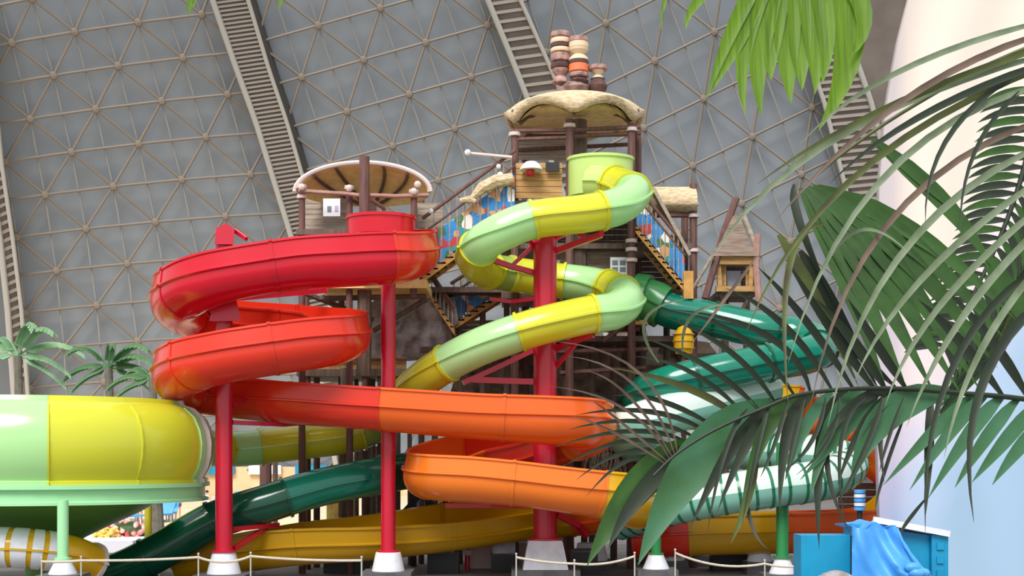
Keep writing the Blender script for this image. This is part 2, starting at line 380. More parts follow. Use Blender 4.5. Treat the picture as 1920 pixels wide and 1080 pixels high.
# --- yellow and mint body slide
yg = [(1110,343,45.6), (1152,346,45), (1186,360,43.6), (1160,386,42.3), (1100,400,41.8), (1000,412,41.6), (930,440,41.6), (897,466,42.2), (893,492,43.4), (918,508,44.8),
      (965,515,45.5), (1040,525,45.8), (1105,533,45.5), (1155,545,44.6), (1174,563,43.4), (1150,583,42.3), (1095,592,41.9), (1000,615,41.6), (900,650,41.8), (820,692,42.4), (770,732,43.4),
      (742,766,44.6), (705,797,45.6), (650,818,45.5), (560,830,45.4), (480,839,45), (420,842,44.4), (370,838,43), (320,830,41.8)]
yel, yfr = slide('tube_slide', 'closed yellow and mint striped tube slide winding down around the thick red column', yg, TP(.62), [
    (0, 1, 't_lime'), (1, 2, 't_yel'), (2, 3.6, 't_mint'), (3.6, 5.05, 't_yel'), (5.05, 7, 't_mint'), (7, 9, 't_yel'), (9, 9.9, 't_olive'), (9.9, 11.3, 't_yel'), (11.3, 12.6, 't_mint'), (12.6, 13.4, 't_yel'),
    (13.4, 15.8, 't_mint'), (15.8, 17.3, 't_yel'), (17.3, 18.75, 't_mint'), (18.75, 21, 't_yel'), (21, 22.6, 't_olive'), (22.6, 24.85, 't_yel'), (24.85, 26, 't_mint'), (26, 28, 't_yel')], ringmat='t_yel')
# lime start tub on the tower
c0 = P(1126, 340, 46.3); za, zb_ = P(0, 362, 45.6).z, P(0, 286, 45.4).z
def tub(c, rx, ry, z0, z1, n=28):
    rg = [[V((c.x+(rx+e)*math.cos(2*PI*k/n), c.y+(ry+e)*math.sin(2*PI*k/n), z)) for k in range(n)] for z, e in ((z0, 0), (z1-.1, 0), (z1-.1, .05), (z1, .05), (z1, -.05), (z0+.15, -.08))]
    return MB().loft(rg, True, True)
tub(c0, 1.18, .9, za, zb_).build('start_tub', M['t_lime'], yel)
# --- red to orange open family slide
ro = [(690,458,43.4,0), (745,462,43.4,6), (775,472,41.6,12), (745,482,39.9,10), (660,488,39.5,10), (550,496,39.4,10), (420,518,39.3,10), (358,543,39.8,12), (332,568,41.2,12), (362,590,42.8,12),
      (450,600,43.2,12), (540,607,43,12), (610,615,42.6,12), (646,626,41.3,12), (620,638,39.9,12), (540,650,39.4,12), (430,668,39.3,12), (362,686,39.7,12), (334,708,41.2,12), (365,728,42.7,10),
      (440,740,42.8,4), (560,750,41.6,0), (700,760,40.7,0), (890,776,40.3,4), (1020,786,40.3,10), (1085,793,41,14), (1110,804,42.4,16), (1080,820,44,18), (990,840,44.8,20), (890,857,44.4,20),
      (830,873,43.4,18), (803,888,42.2,14), (832,893,40.9,10), (905,897,40.5,8), (1000,906,40.4,6), (1095,920,40.5,8), (1165,932,41.2,12), (1196,946,42.8,14), (1165,955,44.2,14), (1100,960,44.8,8),
      (980,971,44.8,0), (840,990,43.9,0), (700,1006,43.4,0), (560,1016,43.4,0), (440,1032,43.6,0), (340,1052,43.8,0)]
# the outer wall is raised: positive roll lifts the side that lies to the right of travel
def fix(cp):
    out = []
    for i, c in enumerate(cp):
        a, b_, d = [P(*cp[max(0, min(len(cp)-1, i+k))][:3]) for k in (-1, 0, 1)]
        turn = ((b_-a).x*(d-b_).y-(b_-a).y*(d-b_).x)
        out.append((c[0], c[1], c[2], c[3]*(1 if turn > 0 else -1)))
    for i, b_ in ((-8, 16), (-7, 22), (-6, 22), (-5, 20), (-4, 12), (-3, 5)): out[i] = out[i][:3]+(b_,)
    return out
rofix = fix(ro)
TR = trough_prof()
red, rfr = slide('open_slide', 'wide open trough slide fading from red at the top through orange to ochre below', rofix, TR, [
    (0, 2, 's_red'), (2, 3.2, 's_red2'), (3.2, 5.2, 's_red'), (5.2, 7.2, 's_red'), (7.2, 9, 's_red2'), (9, 11, 's_red2'), (11, 13.4, 's_red2'), (13.4, 15.2, 's_red2'), (15.2, 17, 's_red2'), (17, 19, 's_red2'),
    (19, 20.6, 's_red2'), (20.6, 22.1, 's_red2'), (22.1, 23.4, 's_or'), (23.4, 25.3, 's_or'), (25.3, 27, 's_or2'), (27, 29, 's_red2'), (29, 31.3, 's_or'), (31.3, 33.6, 's_or2'), (33.6, 35.2, 's_or2'), (35.2, 37, 's_yel'),
    (37, 39.2, 's_or'), (39.2, 41, 's_yeld'), (41, 43, 's_yeld'), (43, 45, 's_yeld')], k=1.035, part='trough_section', wd=.05)
c1 = P(715, 420, 43.3)
tub(c1, 1.15, 1.0, P(0, 446, 43.6).z, P(0, 404, 43).z).build('start_tub', M['s_red'], red)
# --- teal to dark green tube slide
tg = [(1190,560,47), (1222,566,46.8), (1262,584,46.6), (1340,600,46.4), (1420,618,46), (1490,628,45.8), (1537,645,45), (1520,664,43.8), (1440,680,43.4), (1340,700,43.3), (1250,722,43.4), (1200,745,44.6), (1215,775,46.5),
      (1150,805,48.2), (1000,840,48.4), (850,868,46.2), (720,890,43.7), (600,914,43), (500,944,42.5), (400,977,42.4), (300,1034,42.2), (215,1074,42), (130,1090,41.8)]
grn, gfr = slide('tube_slide', 'long teal tube slide turning dark green, ending low behind the left red column', tg, TP(.64, .09), [
    (1.6, 3, 't_teal'), (3, 4.5, 't_teal'), (4.5, 6.5, 't_teal'), (6.5, 8, 't_teal'), (8, 9.4, 't_teal'), (9.4, 11.5, 't_teal'), (11.5, 14, 't_dark'), (14, 16, 't_dark'), (16, 17.6, 't_teal'), (17.6, 19, 't_dark'), (19, 20.2, 't_dark'), (20.2, 22, 't_dark')], ringmat='t_dark')
MB().loft(section(gfr, 0, .7, tube_prof(.95))+section(gfr, .8, 1.6, tube_prof(.8)), True, True).build('entry_funnel', M['t_green'], grn)
# --- pale aqua tube slide with dark hoops, right
aq = [(1440,728,45.2), (1380,744,44.2), (1270,772,43), (1200,792,42.5), (1172,812,43.6), (1205,834,45.6), (1320,842,46), (1430,846,45), (1540,854,43.6), (1590,870,43.4), (1550,898,42.2), (1440,914,41.8), (1330,932,42), (1230,954,42.8), (1160,977,44)]
AQ = tube_prof(.68, .06)
up = lambda pr: [(u, v) for u, v in pr if v >= -.04]
fr = path(aq); p0 = fr[60][0]
aqua = thing('tube_slide', 'pale aqua tube slide with dark green hoops behind the palm fronds', 'slide', (p0.x, p0.y, 0))
for a in range(0, 14):
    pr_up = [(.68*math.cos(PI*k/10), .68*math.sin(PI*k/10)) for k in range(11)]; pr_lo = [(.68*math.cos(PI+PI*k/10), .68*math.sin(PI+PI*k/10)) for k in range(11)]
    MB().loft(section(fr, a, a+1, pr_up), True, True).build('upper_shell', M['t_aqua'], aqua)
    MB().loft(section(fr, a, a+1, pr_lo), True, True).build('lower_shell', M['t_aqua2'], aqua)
    for q in (0, .25, .5, .75):
        if a >= 7: ring_at(fr, a+q, tube_prof(.68, .02, 16), 1.03, .05).build('hoop', M['t_stripe'], aqua)
# --- orange and ochre trough behind the aqua tube and above the blue cabin
orr = [(1380,752,47.4,0), (1450,757,47.2,8), (1525,768,46.6,12), (1555,790,45,14), (1600,830,46.5,0), (1672,880,48.6,0), (1700,930,48,0), (1668,975,46,0), (1600,988,44.8,0), (1470,992,44.4,0), (1310,996,44.4,0), (1190,1002,44.8,0)]
orange, ofr = slide('open_slide', 'lower orange and ochre trough slide running level behind the blue cabin', orr, trough_prof(.8, .6, .85), [
    (0, 1.6, 's_yel'), (1.6, 3.3, 's_or'), (3.3, 5, 's_or2'), (5, 7.4, 's_yel'), (7.4, 9, 's_or'), (9, 10.1, 's_yeld'), (10.1, 11, 's_red2')], k=1.04, part='trough_section')
# --- bottom left tube with yellow ribs and white bands
lt = [(-160,1035,37.6), (-80,1028,37.5), (0,1026,37.5), (70,1030,37.7), (130,1040,38.2), (172,1056,38.9)]
fr = path(lt); p0 = fr[20][0]
ltub = thing('tube_slide', 'short yellow tube slide with white bands at the lower left edge', 'slide', (p0.x, p0.y, 0))
pr = tube_prof(.58, .05)
MB().loft(section(fr, 0, 5, pr), True, True).build('tube_section', M['s_yel'], ltub)
for k in range(26):
    a = .3+k*.17
    if a > 3.5: break
    MB().loft(section(fr, a, a+.125, [(u*1.03, v*1.03) for u, v in tube_prof(.58, .03)]), True, True).build('white_band', M['white'], ltub)
ring_at(fr, 5, pr, 1.12, .06).build('end_flange', M['pale'], ltub)
# --- big bowl at the left
bc = P(90, 860, 41); bc.z = 0
bowl = thing('slide_bowl', 'huge round mint and yellow slide bowl with a green cone below at left', 'slide', bc)
wall = [(3.6, 5.86), (4.25, 5.84), (4.3, 5.7), (4.62, 5.6), (4.95, 5.3), (5.13, 4.9), (5.2, 4.5), (5.18, 4.1), (5.08, 3.7), (4.9, 3.38), (4.98, 3.34), (4.98, 3.24), (4.8, 3.24), (4.6, 3.5), (4.85, 4.2), (4.8, 4.9), (4.4, 5.45), (3.6, 5.7)]
def wedge(prof, a0, a1, n=8):
    rg = []
    for k in range(n+1):
        a = math.radians(a0+(a1-a0)*k/n); rg.append([bc+V((r*math.sin(a), -r*math.cos(a), z)) for r, z in prof])
    return MB().loft(rg, True, True)
for k, m in enumerate(('t_mint', 't_yel', 't_yel', 't_mint', 't_mint', 't_yel', 't_yel', 't_mint', 't_mint', 't_yel', 't_mint', 't_mint')):
    o = wedge(wall, k*30-10, k*30+19.9).build('bowl_panel', M[m], bowl)
    pr = [(r*1.01, z) for r, z in wall[3:12]]+[(r*.99, z) for r, z in wall[3:12][::-1]]
    wedge(pr, k*30-10.25, k*30-9.75, 1).build('seam', M[m], o)
big = [(r+.14, z) for r, z in wall[1:12]]+[(r-.1, z) for r, z in wall[1:12][::-1]]
wedge(big, 86, 88, 2).build('end_flange', M['pale'], bowl)
wedge([(4.78, 3.24), (5.05, 3.24), (5.05, 3.12), (4.9, 3.1), (4.9, 2.78), (5.02, 2.74), (5.02, 2.66), (4.7, 2.66)], -180, 180, 48).build('lower_rim', M['steelmint'], bowl)
MB().lathe(bc, [(3.6, 2.7), (2.8, 2.25), (1.95, 1.86), (1.2, 1.5), (.8, 1.25), (.7, .9), (.7, .3)], 40).build('cone', M['cone'], bowl)
# ------------------------------------------------------------------ columns
def pedestal(root, x, y, z0, z1, r0, r1, sq=False, hb=1.5):
    n = 4 if sq else 20
    if sq:
        q = 1.414; m = MB(); rg = [[V((x+r*q*math.cos(PI/4+PI/2*k), y+r*q*math.sin(PI/4+PI/2*k), z)) for k in range(4)] for r, z in ((r0, z0), (r1, z1-.05), (r1-.03, z1))]
        m.loft(rg, True, True)
    else: m = MB().lathe((x, y, 0), [(r0, z0), (r0*.98, z0+.04), (r1, z1-.04), (r1*.95, z1)], n)
    m.build('pedestal', M['white'], root)
    if z0 > .05: MB().box((x, y, z0/2), (r0*2*hb, r0*2*hb, z0)).build('footing', M['grey'], root, False)
def column(px, Y, ptop, pb0, pb1, r, m, label, sq=False, pr0=32, pr1=22, group=None):
    b = P(px, 860, Y); x = b.x; zt = P(0, ptop, Y).z; z1 = P(0, pb0, Y).z; z0 = max(P(0, pb1, Y).z, 0)
    root = thing('support_column', label, 'column', (x, Y, 0), group)
    MB().tube([(x, Y, z1-.1), (x, Y, zt)], r, 20 if not sq else 12).build('post', M[m], root)
    MB().lathe((x, Y, 0), [(r*1.5, z1), (r*1.5, z1+.06), (r*1.02, z1+.07)], 20).build('base_plate', M[m], root)
    pedestal(root, x, Y, z0, z1, pr0*Y/F, pr1*Y/F, sq)
    return root
colA = column(420, 40.6, 428, 1035, 1075, .27, 'red', 'slim red steel column at left inside the red coil, on a round white pedestal')
colB = column(728, 41.6, 500, 1035, 1070, .24, 'red', 'slim red steel column under the right end of the red coil, on a white pedestal', pr0=31, pr1=24)
colC = column(1022, 43, 440, 1012, 1065, .4, 'red', 'thick red steel column inside the yellow tube coil, on a wide square white pedestal', True, 42, 32)
colM = column(118, 36, 938, 1050, 1076, .155, 'steelmint', 'pale mint column under the slide bowl at lower left', pr0=26, pr1=15)
colG = column(1467, 42.2, 830, 1046, 1075, .2, 'steelgreen', 'dark green column under the aqua tube slide, left of the blue cabin', pr0=25, pr1=14)
colH = column(1230, 42, 900, 1040, 1066, .17, 'steelgreen', 'dark green column behind the wide palm leaf tips, on a white pedestal', pr0=25, pr1=15)
colY = column(278, 45.5, 925, 1046, 1070, .13, 'steelyel', 'thin yellow column behind the dark green tube at left', pr0=22, pr1=14)
def bracket(root, pts, wd=.12, m='red'):
    for p, q in zip(pts, pts[1:]): MB().beam(P(*p), P(*q), wd, wd*1.2).build('bracket', M[m], root, False)
# arms of the left column
MB().loft([[P(402, 458, y), P(438, 458, y), P(440, 430, y), P(424, 418, y), P(406, 428, y)] for y in (40.2, 40.9)], True, True).build('column_head', M['red'], colA, False)
bracket(colA, [(440, 432, 40.6), (462, 448, 40)], .1)
MB().loft([[P(392, 602, y), P(452, 602, y), P(442, 556, y), P(402, 560, y)] for y in (40.0, 41.2)], True, True).build('gusset', M['red'], colA, False)
bracket(colA, [(436, 560, 41), (520, 553, 42), (612, 545, 43.2), (612, 520, 43.2)], .13); bracket(colA, [(400, 570, 40.6), (370, 585, 39.6), (345, 596, 39.9)], .1); bracket(colA, [(398, 600, 40.4), (380, 572, 39.8), (405, 560, 40.5)], .07)
bracket(colA, [(436, 792, 40.8), (530, 796, 42), (625, 789, 43.6)], .12); bracket(colA, [(436, 760, 40.8), (470, 742, 42)], .1)
bracket(colA, [(436, 992, 41), (480, 988, 42), (522, 984, 43)], .12); bracket(colA, [(440, 1028, 40.8), (480, 1002, 42), (500, 990, 42.8)], .13)
# arms of the thick column
bracket(colC, [(1005, 512, 43), (960, 500, 42.6), (925, 488, 42.3), (905, 480, 42.6)], .14); bracket(colC, [(1005, 456, 43), (960, 498, 42.6)], .1); bracket(colC, [(1000, 460, 43), (985, 440, 42), (990, 430, 41.8)], .1)
bracket(colC, [(1040, 472, 43), (1085, 455, 42.6), (1128, 440, 42.2), (1128, 420, 42)], .16); bracket(colC, [(1040, 448, 43), (1075, 432, 42.5), (1100, 448, 42.4)], .1)
bracket(colC, [(1003, 560, 43), (960, 566, 43.4), (920, 560, 44)], .1)
bracket(colC, [(1003, 716, 43), (940, 714, 42.8), (885, 712, 42.6)], .16); bracket(colC, [(1003, 655, 43), (930, 690, 42.7), (868, 718, 42.5)], .14)
bracket(colC, [(1040, 655, 43), (1075, 640, 42.4), (1112, 628, 42)], .16); bracket(colC, [(1040, 690, 43), (1080, 645, 42.4)], .1)
bracket(colC, [(1000, 950, 43), (920, 948, 42.6), (835, 948, 42.4)], .12); bracket(colC, [(1045, 965, 43), (1085, 985, 43.6), (1100, 1005, 44)], .16)
for px, py, ptop, Y, r0, r1, lab in ((345, 1065, 1040, 46.5, 18, 12, 'small grey white pedestal behind the sagging rope at left'), (1320, 1040, 1016, 48, 24, 17, 'squat white pedestal behind the rope right of the dark green column'),
        (1424, 1052, 1024, 44.5, 24, 16, 'white pedestal just left of the green column by the blue cabin'), (1108, 1050, 1018, 46, 32, 26, 'broad white pedestal behind the thick red column base'), (1262, 1050, 1026, 45, 22, 14, 'white pedestal half hidden behind the right rope post')):
    b_ = P(px, 860, Y); root = thing('concrete_pedestal', lab, 'pedestal', (b_.x, Y, 0))
    pedestal(root, b_.x, Y, max(P(0, py, Y).z, .1), P(0, ptop, Y).z, r0*Y/F, r1*Y/F, False, 1.15)
# ------------------------------------------------------------------ timber towers
M['pinkwood'] = mat('pale_brown_timber', (176, 136, 124), .7, (150, 112, 102), 3, .2)
def pole(root, px, ptop, Y, r=.14, m='brown', pbot=None, name='post', bands=()):
    x = P(px, 0, Y).x; z1 = P(0, ptop, Y).z; z0 = 0 if pbot is None else P(0, pbot, Y).z
    o = MB().tube([(x+random.uniform(-.03, .03), Y, z0), (x, Y, (z0+z1)/2), (x, Y, z1)], [r*1.05, r, r*.95], 9).build(name, M[m], root)
    for b in bands:
        z = P(0, b, Y).z; MB().lathe((x, Y, z), [(r*1.0, -.07), (r*1.45, -.06), (r*1.45, .06), (r*1.0, .07)], 12).build('rope_binding', M['pale'], o)
    return o
def bar(root, pts, r, m='brown', name='beam', n=7):
    return MB().tube([P(*p) for p in pts], r, n).build(name, M[m], root)
def planks(root, x0, x1, y0, y1, Y, n, m, vert=False, Y2=None, name='plank', th=.06):
    """boards over the photographed rectangle (x0..x1, y0..y1) standing at depth Y"""
    Y2 = Y if Y2 is None else Y2
    A, B = P(x0, y1, Y), P(x1, y1, Y2); B.z = A.z; h = P(0, y0, Y).z-A.z; a = B-A
    nrm = a.cross(V((0, 0, 1))).normalized()
    for k in range(n):
        jit = random.uniform(-.012, .012); j2 = random.uniform(0, .015)
        if vert: o, u, v = A+a*((k+.03)/n), a*(.94/n), V((0, 0, h+random.uniform(-.05, .05)))
        else: o, u, v = A+V((0, 0, h*(k+.04)/n)), a, V((0, 0, h*.92/n))
        MB().para(o+nrm*jit, u, v, nrm*(-th-j2)).build(name, M[m], root, False)
def slab(root, x0, x1, py, Ya, Yb, th, m, name='floor_deck'):
    z = P(0, py, Ya).z; a, b = P(x0, 0, Ya).x, P(x1, 0, Ya).x
    return MB().para((a, Ya, z), (b-a, 0, 0), (0, Yb-Ya, 0), (0, 0, th)).build(name, M[m], root, False)
# --- main tower
mt = thing('wooden_tower', 'tall timber start tower with a rounded thatched roof behind the yellow tube slide', 'tower', (P(1077, 0, 48).x, 48, 0))
for px, pt, Y, bd in ((965, 248, 46.6, (252,)), (985, 250, 49.4, ()), (1068, 224, 46.4, (236,)), (1184, 232, 46.8, (243,)), (1196, 240, 49.4, ()), (1300, 345, 47, (382, 405, 470)), (1284, 352, 49.5, ()), (1184, 400, 46.5, (452, 468, 488))):
    pole(mt, px, pt, Y, .15, 'brown', None, 'post', bd)
pole(mt, 1086, 226, 47.2, .3, 'dark', 500, 'centre_mast')
rc = P(1077, 240, 48)
fz = lambda a, r, z: .5*abs(math.sin(3*(a-math.radians(27))))**.8*min(1, max(0, (r-1.5)/.9))*min(1, max(0, (.55-z)/.5))
roofp = [(.02, 1.12), (.8, 1.1), (1.4, 1.02), (1.9, .88), (2.3, .7), (2.56, .42), (2.66, .1), (2.62, -.1), (2.5, -.2), (2.38, -.14), (2.35, .3), (1.8, .6), (1.0, .8), (.05, .85)]
MB().lathe(rc, roofp, 60, fz).build('thatched_roof', M['thatch'], mt, True, 70)
MB().lathe(rc, [(2.36, -.1), (2.0, .3), (1.4, .5), (.7, .58), (.05, .6), (.05, .55), (.7, .53), (1.4, .45), (2.0, .24), (2.33, -.14)], 48, lambda a, r, z: .42*abs(math.sin(3*(a-math.radians(27))))*min(1, max(0, (r-1.5)/.9))).build('roof_lining', mat('roof_lining', (232, 202, 150), .9, (206, 172, 120), 4, .4), mt, True, 70)
for a in (207, 267, 327):
    q = math.radians(a); MB().tube([rc+V((math.cos(q)*r, math.sin(q)*r, z)) for r, z in ((.4, .5), (1.4, .4), (2.0, .16), (2.3, -.12))], .07, 6).build('rafter', M['dark'], mt)
for a, r in ((208, 2.6), (262, 2.5), (300, 2.55), (330, 2.6)):
    q = math.radians(a); MB().ball(rc+V((math.cos(q)*r, math.sin(q)*r, .3)), .07, 8, 5).build('peg', M['dark'], mt)
for pts in (((958, 246, 46.6), (1075, 244, 46.4), (1200, 238, 46.8)), ((958, 262, 46.6), (1068, 258, 46.4)), ((1075, 256, 46.5), (1200, 250, 46.9)), ((980, 256, 49.4), (1200, 252, 49.4)), ((965, 282, 49), (1196, 270, 49.4))):
    bar(mt, pts, .08, 'brown')
planks(mt, 968, 1062, 262, 300, 49.2, 4, 'greyplank')
planks(mt, 967, 1054, 305, 372, 46.3, 6, 'plank')
slab(mt, 962, 1204, 385, 46.4, 49.5, .18, 'dark')
MB().box(P(1036, 313, 46.1), (.5, .08, .32)).build('dark_sign', M['blackmetal'], mt, False)
# lower storeys of the main tower: log walls, decks, cross beams
planks(mt, 1050, 1186, 468, 528, 47.4, 6, 'log'); planks(mt, 1045, 1186, 408, 462, 48.6, 5, 'dark'); planks(mt, 1188, 1296, 528, 566, 47.6, 5, 'orangewood' if False else 'log')
planks(mt, 1188, 1290, 440, 530, 49.3, 9, 'dark')
slab(mt, 940, 1300, 466, 46.8, 49.5, .2, 'dark'); slab(mt, 940, 1300, 560, 46.8, 49.6, .25, 'dark'); slab(mt, 1040, 1215, 608, 46.5, 49.5, .16, 'orangewood'); slab(mt, 940, 1290, 640, 46.9, 49.5, .2, 'dark')
for pts in (((1040, 620, 46.9), (1200, 616, 46.9)), ((1040, 660, 46.9), (1215, 655, 46.9)), ((1185, 404, 46.5), (1300, 404, 47)), ((1190, 545, 46.8), (1300, 560, 46.9)), ((1130, 640, 46.6), (1210, 580, 46.6)), ((1050, 700, 46.8), (1210, 690, 46.8))):
    bar(mt, pts, .09, 'brown')
for px in (1060, 1110, 1150, 1205, 1250, 1290): pole(mt, px, 560, 48.4, .13, 'dark')
nb_ = MB(); p0 = P(1160, 503, 46.9); MB().box(p0, (.62, .06, .8)).build('notice_board', M['notice'], mt, False)
nb2 = [o for o in mt.children if o.name.startswith('notice_board')][0]
for dx, dz in ((-.14, .2), (.14, .2), (-.14, -.05), (.14, -.05), (0, -.27)):
    MB().box(p0+V((dx, -.04, dz)), (.2 if dx else .48, .02, .17 if dx else .1)).build('panel_mark', M['noticegrey'], nb2, False)
# right thatched barrel roof
MB().loft([[P(px, 0, 47.2)*1+V((0, 1.0*math.cos(a)+.3, -P(px, 0, 47.2).z+P(0, 388, 47.2).z+.78*math.sin(a)*(1 if a < PI else .35))) for a in [2*PI*k/20 for k in range(20)]] for px in (1222, 1240, 1262, 1284, 1303)], True, True).build('barrel_roof', M['thatch'], mt, True, 60)
# totem of drums and jars on the roof, each its own thing resting on the mound
tm = M['tot'] = mat('totem_clay', (188, 150, 140), .8, (130, 96, 92), 5, .3); tb = mat('totem_dark', (104, 72, 68), .85, (70, 50, 48), 5, .4); tc_ = mat('totem_cream', (226, 200, 168), .7); to = mat('totem_orange', (226, 120, 76), .6)
zr_ = rc.z+1.1
tt = thing('roof_totem', 'totem of stacked clay drums and jars on top of the thatched roof', 'ornament', P(1083, 178, 48))
m_ = MB()
for px, py, r in ((1062, 172, .42), (1080, 166, .5), (1100, 168, .42), (1046, 176, .25), (1118, 174, .3)): m_.ball(P(px, py, 48+random.uniform(-.2, .2)), r, 10, 6, (1.1, 1, .6), .08)
m_.build('rock_mound', mat('mound_clay', (164, 136, 130), .9, (110, 84, 80), 3, .6), tt)
def stack(px, pbot, prof, mlist, Y, name):
    for (z0, z1, pr, mm) in mlist:
        c = P(px, pbot, Y); MB().lathe((c.x, c.y, c.z), pr, 18).build(name, mm, tt)
def drum(px, y0, y1, r, mm, shape, Y=48):
    c = P(px, y1, Y); h = (y1-y0)*Y/F
    pr = {'ring': [(r*.7, 0), (r*.95, h*.15), (r, h*.5), (r*.95, h*.85), (r*.7, h)], 'waist': [(r, 0), (r*.95, h*.2), (r*.55, h*.5), (r*.95, h*.8), (r, h)], 'pot': [(r*.45, 0), (r*.85, h*.25), (r, h*.55), (r*.7, h*.9), (r*.75, h)], 'cyl': [(r*.92, 0), (r, h*.08), (r, h*.92), (r*.92, h)]}[shape]
    MB().lathe(c, pr, 18).build('drum', mm, tt)
for y0, y1, mm, sh in ((60, 72, tm, 'ring'), (72, 84, tc_, 'ring'), (84, 90, tb, 'cyl'), (90, 100, tc_, 'ring'), (100, 118, tm, 'ring'), (118, 130, tb, 'ring'), (130, 156, tm, 'waist')): drum(1051, y0, y1, .38 if y0 < 128 else .32, mm, sh, 47.9)
for y0, y1, mm, sh in ((71, 80, tm, 'cyl'), (80, 91, tc_, 'cyl'), (91, 114, tc_, 'waist'), (114, 121, tb, 'cyl'), (121, 136, to, 'cyl'), (136, 146, tm, 'ring'), (146, 160, tb, 'pot')): drum(1085, y0, y1, .37, mm, sh, 47.7)
for y0, y1, r, mm, sh in ((124, 132, .36, tm, 'cyl'), (132, 148, .22, tc_, 'waist'), (148, 178, .36, tb, 'pot')): drum(1121, y0, y1, r, mm, sh, 47.8)
# mushroom lamp on the balcony
ml = thing('mushroom_ornament', 'small white capped red mushroom on the plank balcony of the tall tower', 'ornament', P(996, 330, 46.0))
c = P(996, 318, 46.0)
MB().lathe(c, [(.02, .3), (.2, .27), (.36, .12), (.42, -.02), (.3, -.04), (.1, .0)], 16).build('cap', M['white'], ml)
MB().lathe(P(994, 330, 46.0), [(.12, 0), (.16, .1), (.14, .28)], 12).build('stem', M['s_red'], ml)
# --- staircases
def stairs(name, label, a, b, Y, n, wd, muralh, railh, mframe, side=-1, rail=True, pan=None):
    """a, b: pixel ends of the lower edge of the flight"""
    A, B = P(a[0], a[1], Y), P(b[0], b[1], Y); d = B-A
    root = thing(name, label, 'stairs', (A.x, Y, 0))
    for dy in (0, wd): MB().para(A+V((0, dy, 0)), d, (0, .1, 0), (0, 0, .24)).build('stringer', M['orangewood'], root, False)
    for k in range(n):
        p = A+d*((k+.5)/n); MB().box(p+V((0, wd/2, .2)), (abs(d.x)/n*1.05, wd, .06)).build('step', M['dark'], root, False)
    if muralh:
        for k in range(pan or 4):
            q = pan or 4
            o = A+d*(k+.03)/q+V((0, -.06, .3)); MB().para(o, d*(.94/q), (0, .05, 0), (0, 0, muralh)).build('mural_panel', M['mural'], root, False)
    if rail:
        for hh, r in ((railh, .07), (railh*.72+.1, .045)):
            MB().tube([A+V((0, -.05, hh)), B+V((0, -.05, hh))], r, 7).build('handrail', M['brown'], root)
        for k in range(n):
            p = A+d*((k+.5)/n)+V((0, -.05, .2)); MB().tube([p, p+V((0, 0, railh-.2))], .025, 5).build('baluster', M['greyplank'], root)
    return root
s1 = stairs('staircase', 'upper left staircase with blue painted balustrade climbing to the thatched tower', (792, 530), (966, 402), 46.2, 12, 1.2, 1.15, 2.3, None, pan=5)
MB().tube([P(x, y, 45.9) for x, y in ((885, 372), (905, 352), (930, 340), (962, 335))], [.1, .22, .24, .2], 8).build('thatch_capping', M['thatch'], s1)
MB().tube([P(x, y, 45.9) for x, y in ((862, 376), (880, 374), (892, 378))], [.08, .14, .1], 8).build('thatch_capping', M['thatch'], s1)
MB().tube([P(873, 287, 46), P(960, 295, 46)], .06, 7).build('flag_pole', M['pale'], s1)
for x, y, r in ((877, 286, .12), (935, 312, .09), (808, 396, .1), (938, 328, .12)): MB().ball(P(x, y, 45.9), r, 8, 5).build('lamp_globe', M['white'], s1)
s2 = stairs('staircase', 'right hand staircase with blue and red painted panels dropping from the thatched tower', (1284, 548), (1192, 436), 46.2, 11, 1.2, 1.05, 1.7, None, pan=5)
MB().beam(P(1222, 352, 46.3), P(1292, 480, 46.3), .5, .12).build('rail_board', M['greyplank'], s2, False)
MB().box(P(1290, 535, 46.2), (.35, .3, 1.0)).build('newel', M['orangewood'], s2, False)
s3 = stairs('staircase', 'shaded lower staircase behind the yellow tube, falling to the right', (852, 628), (806, 560), 47.4, 6, 1, 0, 1, None)
s4 = stairs('staircase', 'shaded middle staircase with faded painted panels below the red slide bend', (845, 622), (960, 548), 48.2, 9, 1, .9, 1.8, None, pan=4)
lo = thing('timber_landing', 'dark timber landing and posts between the two towers under the stairs', 'platform', (P(830, 0, 48).x, 48, 0))
for px in (790, 815, 862, 905, 950): pole(lo, px, 548, 48.6, .12, 'dark')
slab(lo, 780, 960, 548, 47.2, 49.8, .2, 'dark'); slab(lo, 790, 960, 660, 47.6, 49.8, .2, 'dark')
planks(lo, 826, 902, 545, 585, 48.9, 4, 'mural' if False else 'log')
for k, px in enumerate((826, 852, 878)): MB().box(P(px+12, 566, 48.5), (.46, .05, .8)).build('mural_panel', M['mural'], lo, False)
planks(lo, 800, 955, 600, 655, 49.4, 6, 'log')
# --- left tower with the shell roof
lt_ = thing('wooden_tower', 'smaller timber start tower with an open shell shaped roof above the red slide', 'tower', (P(680, 0, 45.5).x, 45.5, 0))
for px, pt, Y, bd in ((566, 352, 44.5, (350, 369)), (655, 352, 44.5, (352,)), (776, 352, 44.4, (359,)), (574, 365, 47, ()), (790, 365, 47, ()), (640, 370, 47, ())):
    pole(lt_, px, pt, Y, .12, 'brown', 560 if px > 700 else None, 'post', bd)
pole(lt_, 683, 294, 44, .19, 'brown', 520, 'mast'); pole(lt_, 683, 510, 44.8, .26, 'dark', 705, 'main_post')
oc = P(680, 360, 44.6); ax, hz, dp = 2.34, 1.0, 2.6
def shell(R):
    rg = []
    for i in range(9):
        ph = i/8*PI/2*.96
        rg.append([oc+V((ax*R*math.cos(ph*.92)*math.cos(PI*k/28), dp*R*math.sin(ph)*1.0, hz*R*math.cos(ph)*math.sin(PI*k/28))) for k in range(29)])
    return rg
a_, b_ = shell(1), shell(.965)
MB().loft([x+y[::-1] for x, y in zip(a_, b_)], True, True).build('shell_roof', M['thatch_in'], lt_, True, 60)
